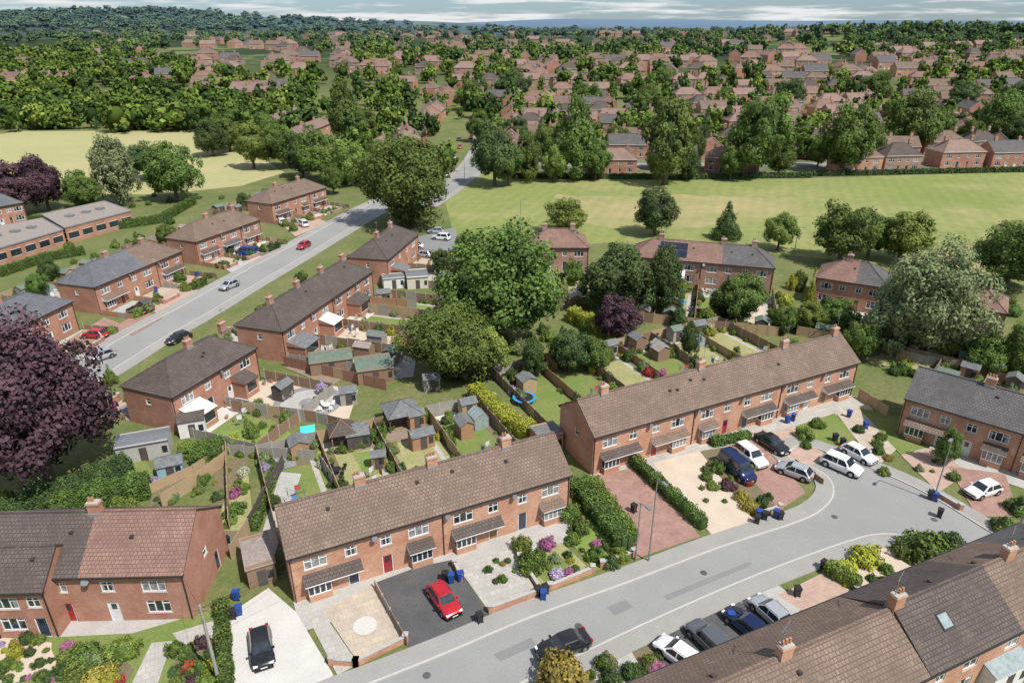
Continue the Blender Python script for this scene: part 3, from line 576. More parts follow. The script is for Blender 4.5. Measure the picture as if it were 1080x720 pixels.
# small garden things
def mk_greenhouse():
    mb=MB(['x']); w,d,h,r=1.9,2.4,1.5,2.2
    for x in (-w/2,w/2): mb.box(x-.01,x+.01,-d/2,d/2,0,h,'greenhouse_glass')
    for y in (-d/2,d/2): mb.face([(-w/2,y,0),(w/2,y,0),(w/2,y,h),(0,y,r),(-w/2,y,h)],'greenhouse_glass')
    for s in (-1,1): mb.face([(s*w/2,-d/2,h),(s*w/2,d/2,h),(0,d/2,r),(0,-d/2,r)],'greenhouse_glass')
    for k in range(5):
        y=-d/2+k*d/4
        for s in (-1,1): mb.tube((s*w/2*1.01,y,0),(s*w/2*1.01,y,h),.03,.03,'metal_grey',4); mb.tube((s*w/2*1.01,y,h),(0,y,r+.01),.03,.03,'metal_grey',4)
    return mb.mesh('greenhouse')
def mk_planter():
    mb=MB(['x']); mb.cyl((0,0,0),.2,.3,.45,'pot_terracotta',10); mb.cyl((0,0,.45),.32,.32,.05,'pot_terracotta',10)
    for k in range(14):
        a=k*2.4; r=.1+.02*k; mb.face([(r*math.cos(a),r*math.sin(a),.5),(r*math.cos(a)+.14,r*math.sin(a),.68+.1*(k%3)),(r*math.cos(a)+.05,r*math.sin(a)+.15,.75)],'felt_green')
    return mb.mesh('plant_pot')
def mk_dryer():
    mb=MB(['x']); mb.tube((0,0,0),(0,0,1.9),.03,.03,'metal_grey',6)
    for k in range(4):
        a=k*math.pi/2; mb.tube((0,0,1.5),(1.3*math.cos(a),1.3*math.sin(a),1.95),.02,.02,'metal_grey',4)
        b=a+math.pi/2
        for r in (.7,1.0,1.3): mb.tube((r*math.cos(a),r*math.sin(a),1.5+.35*r),(r*math.cos(b),r*math.sin(b),1.5+.35*r),.01,.01,'trim_black',3)
    for k,m in enumerate(('cloth_white','cloth_blue','cloth_white','cloth_red')):
        a=k*math.pi/2; c=Vector((math.cos(a),math.sin(a)))*.8+Vector((math.cos(a+1.57),math.sin(a+1.57)))*.3; t=(Vector((math.cos(a+1.57),math.sin(a+1.57)))-Vector((math.cos(a),math.sin(a)))).normalized()*.3
        mb.face([(*(c-t),1.85),(*(c+t),1.85),(*(c+t),1.15),(*(c-t),1.2)],m)
    return mb.mesh('rotary_washing_line')
GH,PP,DRY=mk_greenhouse(),mk_planter(),mk_dryer()
def mk_table(m):
    mb=MB(['trim_black']); mb.cyl((0,0,.68),.5,.5,.05,m,12); mb.cyl((0,0,0),.05,.05,.68,m,6)
    for k in range(4):
        a=k*1.57+.4; x,y=.9*math.cos(a),.9*math.sin(a); mb.box(x-.2,x+.2,y-.2,y+.2,.4,.46,m); mb.box(x-.2+.18*math.cos(a),x+.2+.18*math.cos(a),y+.18*math.sin(a)-.03,y+.18*math.sin(a)+.03,.46,.9,m)
        for sx in(-.17,.13):
            for sy in (-.17,.13): mb.box(x+sx,x+sx+.04,y+sy,y+sy+.04,0,.4,m)
    return mb.mesh('garden_table_set')
TB=[mk_table(m) for m in('white_upvc','fence_grey','trim_black','fence_tan')]
MATS_P=['paving_slabs','paving_buff','paving_slate','concrete','gravel_light','block_paving_pink','decking']
SHM=['foliage_mid','foliage_mid','foliage_light','foliage_dark','foliage_yellow','foliage_pale','foliage_dark','foliage_light']
FLW=['foliage_pink','foliage_white','foliage_redflower','foliage_lilac','foliage_orange','foliage_purple']
def plot(o,dx,dy,w,d,seed,dense=1.0,tree_p=.3,near=True,fm=None,clutter=True,fh=None,drive=False):
    r=random.Random(seed)
    def Q(a,b): return o+dx*a+dy*b
    pd=r.uniform(2.5,5); patch('garden_soil',[Q(.05,0),Q(w-.05,0),Q(w-.05,d),Q(.05,d)],'soil_bed',px=False)
    patch('patio',[Q(.15,.05),Q(w-.15,.05),Q(w-.15,pd),Q(.15,pd)],r.choice(MATS_P),px=False,z=.05)
    bl=r.uniform(.2,1.2); br=r.uniform(.2,1.2); e=r.uniform(1.5,4) if d>9 else .6
    gm=r.choice(['lawn_green','lawn_bright','lawn_dry','lawn_green','paving_slabs','lawn_dry','gravel_beige'] if r.random()<.6 else ['lawn_green','lawn_dry'])
    if drive and r.random()<.6: gm=r.choice(['block_paving_red','block_paving_pink','asphalt_dark','concrete','gravel_beige'])
    n=6; lp=[Q(bl+r.uniform(-.15,.15),pd+(d-e-pd)*i/n) for i in range(n+1)]+[Q(w-br+r.uniform(-.2,.2),pd+(d-e-pd)*(n-i)/n) for i in range(n+1)]
    patch('lawn' if 'lawn' in gm else 'driveway',lp,gm,px=False,z=.052)
    if d>10: patch('patio',[Q(.4,d-e+.2),Q(w*.55,d-e+.2),Q(w*.55,d-.3),Q(.4,d-.3)],r.choice(MATS_P),px=False,z=.054)
    if r.random()<.5: patch('garden_path',[Q(w-1.6,pd),Q(w-1.0,pd),Q(w-1.0,d-.5),Q(w-1.6,d-.5)],r.choice(['paving_slabs','concrete']),px=False,z=.056)
    for sx_ in range(2 if r.random()<.4 else 1):
        if r.random()<.85 and d>9: shedw(Q(r.uniform(1.8,w-1.8),d-1.4-sx_*4.5),math.atan2(dx.y,dx.x)+(0 if r.random()<.6 else 1.57),r.uniform(1.9,2.8),r.uniform(1.6,2.2),r.uniform(1.8,2.1),r.choice(['fence_brown','fence_tan','fence_grey','fence_dark','fence_orange']),r.choice(['felt_roof','felt_green','felt_roof','flat_beige']))
    fm=fm or r.choice(['fence_tan','fence_brown','fence_grey','fence_orange','fence_brown','fence_tan'])
    f_=fh or r.uniform(1.3,1.8)
    fence([Q(0,.4),Q(0,d)],f_,fm,px=False)
    if not drive: fence([Q(0,d),Q(w,d)],1.7,r.choice(['fence_brown','fence_grey','fence_tan']),px=False)
    elif r.random()<.55: hedge([Q(0,d),Q(w*.55,d)],r.uniform(1,1.5),.8,r.choice(['foliage_mid','foliage_dark','foliage_light']),px=False,leaf=.16,dens=35)
    else: gwall([Q(0,d),Q(w*.5,d)],.7,'brick_red',px=False)
    for _ in range(int(r.uniform(10,18)*dense*(1 if d>9 else .5))):
        s=r.choice([.5,w-.5,r.uniform(.5,w-.5)]); b=r.uniform(min(pd+.3,d-1),d-.5) if s in(.5,w-.5) else r.uniform(max(d-3.5,pd),d-.6)
        R=r.uniform(.25,1.0); shrubw(Q(s,b),R,R*r.uniform(1.1,2.2),r.choice(SHM if r.random()<.88 else FLW))
    if r.random()<tree_p: shrubw(Q(r.uniform(1,w-1),r.uniform(d*.5,d-1)),r.uniform(1.4,2.3),r.uniform(4,6.5),r.choice(['foliage_mid','foliage_light','foliage_dark','foliage_pale']),'fruit_tree','round')
    if not clutter: return
    if r.random()<.6: place(r.choice(TB),'garden_table_set',Q(r.uniform(1.5,w-1.5),pd*.55),r.uniform(0,3),z=.05)
    for _ in range(r.randint(2,7)): 
        s=r.uniform(.6,1.4); place(PP,'plant_pot',Q(r.choice([.4,w-.4,r.uniform(.5,w-.5)]),r.uniform(.4,pd)),r.uniform(0,6),(s,s,s),z=.05)
    if r.random()<.35: place(DRY,'rotary_washing_line',Q(w/2+r.uniform(-1,1),pd+2.5),r.uniform(0,3),z=.05)
    if r.random()<.3 and d>9: place(GH,'greenhouse',Q(w-1.7,d-4.5),math.atan2(dx.y,dx.x),z=.05)
def plots(h,side,length,seed,**k):
    w=h['L']/h['N']
    for i in range(h['N']):
        if side=='back': o=h['o']+h['u']*(i*w)+h['n']*h['D']; plot(o,h['u'],h['n'],w,length,seed+i,**k)
        else: o=h['o']+h['u']*(i*w); plot(o,h['u'],-h['n'],w,length,seed+i,**k)
    e=h['o']+h['u']*h['L']
    s=(h['n'] if side=='back' else -h['n']); b=e+(h['n']*h['D'] if side=='back' else Vector((0,0)))
    fence([b+s*.4,b+s*length],1.7 if length>9 else 1.0,'fence_brown',px=False)
# ---------------------------------------------------------------- explicit houses
h1=house((302,592),(604,502),n=4,roof=((1,'tile_brown'),),chim=(.27,.52,.80),seed=1)
h2=house((627,463),(908,383),n=6,roof=((1,'tile_brown'),),chim=(.085,.42,.75,.97),seed=2)
h3=house((-30,613),(193,608),depth=9,n=2,rise=3.2,roof=((.5,'tile_dark'),(1,'tile_russet')),chim=(.5,),style='flat',wall='brick_red',seed=3)
w3=house((-25,628),(45,626),depth=6,n=1,rise=2.2,ends='gg',roof=((1,'tile_dark'),),chim=(),style='flat',wall='brick_red',seed=31,name='bay_wing',aerial=False)
w3['root'].parent=h3['root']; w3['root'].matrix_parent_inverse=(Matrix.Translation((h3['o'].x,h3['o'].y,0))@Matrix.Rotation(math.atan2(h3['u'].y,h3['u'].x),4,'Z')).inverted()
h4=house((181,421),(272,367),depth=8.5,n=2,ends='hh',roof=((1,'tile_dark'),),chim=(.5,.9),wall='brick_red',style='flat',seed=4,exts=((1,4.2,2.6,2.3,'render_white'),(10,12.5,2.2,2.4,'tile_dark')))
h5=house((298,351),(394,286),depth=8.5,n=4,ends='hh',roof=((1,'tile_dark'),),chim=(.13,.38,.63,.88),wall='brick_red',style='flat',seed=5,exts=((1,5,3,2.4,'felt_roof'),(10,13,2.6,2.4,'render_white'),(19,23,2.6,2.4,'tile_dark')))
h6=house((409,275),(442,247),depth=8.5,n=2,ends='hh',roof=((1,'tile_dark'),),chim=(.3,.7),wall='brick_red',style='flat',seed=6,exts=((2,5,3,2.4,'felt_roof'),))
h7=house((99,304),(193,265),depth=8.5,n=3,ends='hh',roof=((.55,'tile_slate'),(1,'tile_brown')),chim=(.35,.75),wall='brick_red',style='mix',seed=7)
h8=house((206,256),(275,232),depth=8.5,n=3,ends='hh',roof=((1,'tile_brown'),),chim=(.4,.8),wall='brick_red',style='mix',seed=8)
h9=house((286,216),(345,198),depth=8.5,n=3,ends='hh',roof=((1,'tile_brown'),),chim=(.3,.7),wall='brick_red',style='mix',seed=9)
h10=house((20,346),(78,318),depth=9,n=2,ends='hh',Lg=15,anchor=1,roof=((1,'tile_slate'),),chim=(.4,),wall='brick_red',style='mix',seed=10)
h12=house((555,262),(622,262),depth=9,n=2,ends='hh',roof=((1,'tile_russet'),),chim=(.3,.75),wall='brick_brown',style='flat',seed=12)
h13=house((665,271),(818,284),depth=8.5,n=4,ends='hh',roof=((.64,'tile_russet'),(1,'tile_grey')),chim=(.2,.64,.85),wall='brick_brown',style='flat',seed=13,exts=((8,10.5,2.5,2.4,'render_white'),(19,22,2.5,2.4,'tile_dark')),solar=(.2,.42))
h14=house((860,293),(938,305),depth=8.5,n=2,ends='hh',roof=((.55,'tile_russet'),(1,'tile_grey')),chim=(.4,),wall='brick_red',style='flat',seed=14)
h15=house((975,316),(1063,332),depth=8.5,n=2,ends='hh',roof=((1,'tile_russet'),),chim=(.5,),wall='brick_brown',style='flat',seed=15)
h16=house((953,421),(1090,462),depth=8.5,n=3,Lg=18,ends='gg',roof=((1,'tile_grey'),),chim=(.42,),seed=16)
pR=G(1012,578,5.0); pL=G(683,712,5.0); dd=(pR-pL).normalized()
def house_world(p,d,Lg,**k):
    def px(q,h):
        zc=q.y*cp+(HC-h)*sp; return (540+FP*q.x/zc, 360+FP*((HC-h)*cp-q.y*sp)/zc)
    return house(px(p,5.0),px(p+d*3,5.0),Lg=Lg,**k)
h17=house_world(pR+dd*8,-dd,22,n=3,roof=((.28,'tile_grey'),(.55,'tile_brown'),(1,'tile_dark')),chim=(.42,.98),seed=17)
h18=house_world(pR-dd*14.05,-dd,20,n=3,rise=2.5,roof=((1,'tile_brown'),),chim=(.5,),seed=18)
q=G(968,633,6.6)-h17['o']; lx=q.dot(h17['u']); sk=MB(['x']); rp=h17['rp']
sk.face([rp(lx-.55,.42,True,.07),rp(lx+.55,.42,True,.07),rp(lx+.55,.68,True,.07),rp(lx-.55,.68,True,.07)],'trim_black'); sk.face([rp(lx-.45,.45,True,.09),rp(lx+.45,.45,True,.09),rp(lx+.45,.65,True,.09),rp(lx-.45,.65,True,.09)],'greenhouse_glass'); sk.obj('skylight',h17['root'])
for e in (((-20,222),(25,214)),((-60,262),(-8,252))): house(e[0],e[1],n=2,ends='hh',roof=((1,'tile_slate'),),wall='brick_red',style='flat',chim=(.4,),seed=44)
# ---------------------------------------------------------------- plots
plots(h1,'back',17,40,tree_p=.1,dense=1.4); plots(h2,'back',19,60,tree_p=.3,dense=1.6); plots(h4,'front',12,80,tree_p=.1); plots(h5,'front',16,90,tree_p=.15)
plots(h4,'back',6,300,tree_p=0,clutter=False,fh=1.0,drive=True); plots(h5,'back',7,310,tree_p=0,clutter=False,fh=1.0,drive=True); plots(h6,'back',6,320,tree_p=0,clutter=False,fh=1.0,drive=True)
plots(h6,'front',12,100); plots(h7,'front',7,110,tree_p=0,clutter=False,fh=1.0,drive=True); plots(h8,'front',7,120,tree_p=0,clutter=False,fh=1.0,drive=True); plots(h9,'front',7,130,tree_p=0,clutter=False,fh=1.0,drive=True)
plots(h12,'front',20,140,dense=1.8,tree_p=.6); plots(h13,'front',20,150,dense=1.8,tree_p=.5); plots(h14,'front',16,160,dense=2,tree_p=.8); plots(h15,'front',14,170,dense=2)
plots(h7,'back',14,180,tree_p=.6); plots(h8,'back',14,190,tree_p=.6); plots(h9,'back',14,200,tree_p=.6); plots(h16,'back',16,210,tree_p=.4); plots(h10,'front',7,220,tree_p=0,clutter=False,fh=1.0,drive=True)
def strip(h,dist,mat,name,a=0,b=1,front=True,z=.045):
    o=h['o']+h['u']*(a*h['L']); e=h['o']+h['u']*(b*h['L']); patch(name,[o+h['n']*.5,e+h['n']*.5,e-h['n']*dist,o-h['n']*dist],mat,px=False,z=z)
strip(h1,3.2,'concrete','front_path'); strip(h2,2.6,'paving_slabs','front_path'); strip(h16,2.5,'concrete','front_path'); strip(h3,2.0,'concrete','front_path'); strip(h17,3,'paving_slabs','front_path'); strip(h18,2,'concrete','front_path')
# explicit surfaces
patch('gravel_drive',[(238,650),(283,620),(312,645),(352,712),(300,740),(235,740)],'gravel_light')
patch('garden_path',[(322,646),(338,642),(378,700),(356,712)],'paving_slabs')
patch('patio',[(340,642),(395,618),(426,672),(376,696)],'paving_buff'); patch('patio',circ(G(385,660),1.0,20),'gravel_light',px=False,z=.09)
patch('driveway',[(397,614),(440,598),(478,590),(516,650),(432,684)],'asphalt_dark')
patch('paved_garden',[(480,594),(545,578),(568,630),(518,648)],'paving_slabs')
patch('lawn',[(548,592),(592,572),(622,600),(572,626)],'lawn_dry'); patch('garden_soil',[(556,595),(586,582),(606,602),(576,616)],'lawn_green')
patch('lawn',[(596,566),(620,548),(664,588),(628,602)],'lawn_bright')
patch('driveway',[(626,502),(684,490),(738,566),(670,590)],'block_paving_red')
patch('driveway',[(688,488),(738,476),(796,550),(752,566)],'gravel_beige')
patch('garden_soil',[(738,476),(762,472),(822,538),(796,550)],'soil_bed')
patch('driveway',[(762,472),(800,460),(850,520),(822,538)],'block_paving_red')
patch('driveway',[(802,460),(835,450),(872,482),(842,500)],'block_paving_pink')
patch('lawn',[(838,450),(880,436),(905,462),(870,478)],'lawn_green')
patch('driveway',[(882,436),(915,425),(950,470),(925,492)],'paving_buff')
patch('lawn',[(918,385),(975,392),(1000,372),(960,365),(925,368)],'lawn_dry',wob=1)
patch('lawn',[(905,430),(950,440),(985,470),(950,480)],'lawn_green')
patch('driveway',[(950,480),(985,472),(1020,498),(990,520)],'block_paving_pink')
patch('driveway',[(1000,492),(1060,500),(1075,545),(1030,545)],'block_paving_red')
patch('driveway',[(680,668),(770,628),(840,660),(760,722),(720,740)],'asphalt_dark'); patch('driveway',[(770,628),(812,610),(850,640),(820,660)],'concrete')
patch('driveway',[(820,628),(872,602),(898,622),(852,648)],'block_paving_pink')
patch('front_garden',[(876,602),(930,580),(975,590),(1010,606),(1000,620),(905,628)],'gravel_beige',wob=.8); patch('lawn',[(950,572),(1000,585),(1040,612),(1000,612),(960,592)],'lawn_green')
patch('garden_soil',[(600,700),(680,668),(720,740),(620,760)],'soil_bed'); patch('driveway',[(620,700),(662,680),(690,730),(640,750)],'paving_slabs')
patch('lawn',[(-60,665),(60,672),(140,668),(235,640),(245,740),(-60,780)],'lawn_green')
patch('flower_bed',[(0,672),(60,676),(58,705),(20,720),(-20,720)],'gravel_beige',wob=.8); patch('garden_path',[(160,678),(182,676),(160,740),(130,740)],'paving_slabs'); patch('driveway',[(182,668),(225,655),(236,672),(200,690)],'paving_slabs')
patch('flower_bed',[(70,690),(135,680),(128,725),(60,735)],'soil_bed',wob=.8); patch('flower_bed',[(185,690),(238,668),(240,725),(180,730)],'soil_bed',wob=.8)
patch('garden_soil',[(228,490),(262,482),(262,560),(236,590),(222,550)],'soil_bed')
patch('lawn',[(232,455),(300,450),(320,472),(235,476)],'lawn_bright'); patch('lawn',[(225,560),(240,520),(262,500),(268,560)],'lawn_dry')
patch('lawn',[(70,515),(150,480),(165,505),(60,560),(-60,560)],'lawn_green')
patch('concrete_path',[(268,590),(296,498),(318,500),(285,600)],'concrete')
patch('gravel_yard',[(240,408),(300,398),(378,412),(368,442),(290,440)],'gravel_beige'); patch('gravel_yard',circ(G(325,425),4.6,32),'paving_slate',px=False,z=.115); patch('gravel_yard',circ(G(325,425),3.6,32),'concrete',px=False,z=.119); patch('gravel_yard',circ(G(325,425),1.2,20),'paving_slate',px=False,z=.123)
patch('artificial_lawn',[(372,478),(408,474),(420,492),(384,500)],'lawn_bright')
patch('decking',[(300,388),(335,380),(372,392),(350,408)],'decking'); patch('felt_yard',[(380,378),(440,372),(436,398),(392,402)],'concrete'); patch('decking',[(345,462),(385,456),(398,472),(355,480)],'decking'); patch('decking',[(405,450),(438,446),(446,462),(412,468)],'decking')
patch('lawn',[(150,545),(170,505),(215,500),(160,535)],'soil_bed')
for q,mt in (([(70,360),(110,335),(135,345),(95,368)],'block_paving_red'),([(150,325),(190,300),(215,308),(170,332)],'block_paving_pink'),([(235,282),(262,268),(285,272),(250,292)],'concrete'),([(120,345),(150,328),(172,335),(140,354)],'block_paving_red'),([(300,240),(330,228),(345,235),(312,250)],'block_paving_pink'),([(395,262),(480,240),(485,262),(400,278)],'asphalt_patch')): patch('driveway',q,mt)
# fences / walls / hedges explicit
fence([(240,478),(243,560)],1.6,'fence_tan'); fence([(172,535),(205,515),(240,488)],1.7,'fence_tan'); fence([(243,480),(335,486)],1.5,'fence_grey'); fence([(264,560),(300,492)],1.8,'fence_dark'); fence([(245,590),(264,560)],1.8,'fence_tan')
fence([(245,434),(335,446),(392,462)],1.7,'fence_brown'); fence([(300,386),(408,412)],1.8,'fence_red'); fence([(388,322),(440,326)],1.7,'fence_orange'); fence([(338,490),(352,512)],1.7,'fence_grey'); fence([(160,520),(205,500),(238,478)],1.2,'fence_tan')
gwall([(350,700),(376,702),(428,676)],.6); gwall([(518,646),(572,626)],.7); gwall([(580,622),(625,603)],.6); gwall([(635,598),(668,586)],.6); fence([(396,620),(430,682)],.9,'fence_brown')
gwall([(738,668),(752,682)],.7,'brick_red'); gwall([(815,640),(832,655)],.7); gwall([(905,628),(888,608)],.6); fence([(838,490),(868,512)],.8,'fence_brown'); gwall([(985,522),(1012,538)],.6); gwall([(800,545),(822,538)],.6); gwall([(480,598),(486,612)],.7); gwall([(548,590),(570,624)],.5)
fence([(905,420),(935,440)],1.6,'fence_tan'); fence([(945,378),(1010,392)],1.6,'fence_grey'); fence([(940,330),(1010,340)],1.7,'fence_grey')
hedge([(668,490),(742,558)],1.3,1.0,'foliage_mid'); hedge([(608,515),(660,580)],1.6,2.0,'foliage_mid'); hedge([(624,512),(668,572)],1.3,1.2,'foliage_light')
hedge([(500,418),(535,450),(560,462)],2.0,1.8,'foliage_yellow'); hedge([(602,338),(648,360)],2.4,1.8,'foliage_yellow'); hedge([(205,485),(235,482)],1.6,3,'foliage_mid')
hedge([(0,560),(70,530),(140,500)],2.4,2.6,'foliage_dark'); hedge([(60,540),(160,520)],2.2,2.4,'foliage_mid'); hedge([(268,560),(290,500)],1.0,.8,'foliage_mid')
hedge([(0,292),(50,275),(90,268)],1.7,1.5,'foliage_mid'); hedge([(100,245),(170,235),(205,215)],2,1.5,'foliage_mid'); hedge([(235,640),(240,740)],1.2,1.0,'foliage_mid')
hedge([(90,700),(75,735)],1.2,1.2,'foliage_light'); hedge([(340,195),(380,192)],2,2,'foliage_mid'); hedge([(750,470),(790,462)],1.0,1.0,'foliage_mid'); hedge([(1010,385),(1080,400)],2,2,'foliage_mid')
hedge([(870,602),(905,622)],1.2,1.0,'foliage_light'); hedge([(395,185),(470,205)],1.5,1.5,'foliage_mid'); hedge([(5,234),(95,228)],1,1,'foliage_mid')
hedge([(0,229),(60,227),(100,230)],1.6,1.4,'foliage_dark',px=False,leaf=.3,dens=12); hedge([(100,232),(180,240),(260,249)],1.6,1.4,'foliage_dark',px=False,leaf=.3,dens=12)
for u,v,R,h,m in [(560,600,1.4,2.2,'foliage_mid'),(551,580,1.0,1.8,'foliage_light'),(577,577,.9,1.2,'foliage_pink'),(587,608,.8,.9,'foliage_lilac'),(600,606,.6,.8,'foliage_pink'),(530,612,.5,.7,'foliage_mid'),(515,602,.5,.6,'foliage_dark'),(612,560,1.1,1.5,'foliage_mid'),(628,588,1,1.3,'foliage_mid'),(645,596,1,1.1,'foliage_dark'),(655,588,.9,1.2,'foliage_light'),(553,580,.7,1.4,'foliage_orange'),
 (745,505,.8,1.0,'foliage_mid'),(757,497,1.0,1.3,'foliage_mid'),(768,515,1,1.2,'foliage_purple'),(782,527,.9,1.2,'foliage_orange'),(790,537,1.0,1.2,'foliage_orange'),(803,533,.8,1.1,'foliage_dark'),(752,515,.8,.9,'foliage_light'),(848,462,1.2,1.8,'foliage_light'),(862,450,1.0,1.3,'foliage_mid'),(850,472,.7,1,'foliage_mid'),
 (975,587,2.6,2.6,'foliage_mid'),(1000,580,1.6,2.0,'foliage_dark'),(953,585,1.2,1.6,'foliage_mid'),(912,592,1.6,1.8,'foliage_yellow'),(892,602,1.2,1.2,'foliage_yellow'),(935,603,.8,.8,'foliage_mid'),(965,610,.8,.8,'foliage_light'),(985,612,.6,.7,'foliage_pink'),(920,612,.6,.6,'foliage_dark'),
 (592,722,2.1,3.2,'foliage_orange'),(665,712,.9,1.2,'foliage_dark'),(645,722,1.0,1.4,'foliage_dark'),(690,706,.8,1.0,'foliage_pink'),(92,700,1.6,1.8,'foliage_mid'),(132,690,1.4,1.5,'foliage_light'),(105,720,1.3,1.6,'foliage_orange'),
 (232,470,1.2,1.6,'foliage_mid'),(200,480,1.3,2.0,'foliage_light'),(250,540,1,1.4,'foliage_mid'),(252,515,.8,1.1,'foliage_light'),(247,525,.5,1.3,'foliage_pink'),(258,500,.7,1,'foliage_white'),(600,545,1.4,1.6,'foliage_mid'),(905,455,.8,1,'foliage_dark'),(1058,560,1.3,1.6,'foliage_mid'),(1075,540,1.4,1.8,'foliage_mid'),(1005,505,.8,1,'foliage_mid'),(995,480,1,1.6,'foliage_dark'),(925,470,.7,.9,'foliage_mid')]:
    shrub(u,v,R,h,m)
r9=random.Random(9)
def scatter(x0,x1,y0,y1,n,lo=.25,hi=.7,fl=.25):
    for _ in range(n):
        R=r9.uniform(lo,hi); shrub(r9.uniform(x0,x1),r9.uniform(y0,y1),R,R*r9.uniform(1,1.7),r9.choice(FLW if r9.random()<fl else SHM))
scatter(-10,60,675,720,26,fl=.2); scatter(68,132,684,728,20,.3,.9,.15); scatter(184,236,680,724,26,.3,.8,.15); scatter(226,262,490,560,18,.3,.7,.15); scatter(552,610,585,612,8); scatter(740,812,485,540,14,.3,.7,.15); scatter(880,1000,590,620,16,.25,.6,.15); scatter(598,700,692,722,12,.3,.8,.1); scatter(520,565,590,630,6,.2,.4); scatter(598,662,560,598,12,.3,.8,.1); scatter(925,1000,445,500,12,.3,.8,.1); scatter(155,225,500,535,12,.3,.8,.1); scatter(0,150,520,560,20,.6,1.6,.0); scatter(395,440,445,500,8,.3,.7,.1); scatter(240,400,445,480,14,.3,.9,.05)
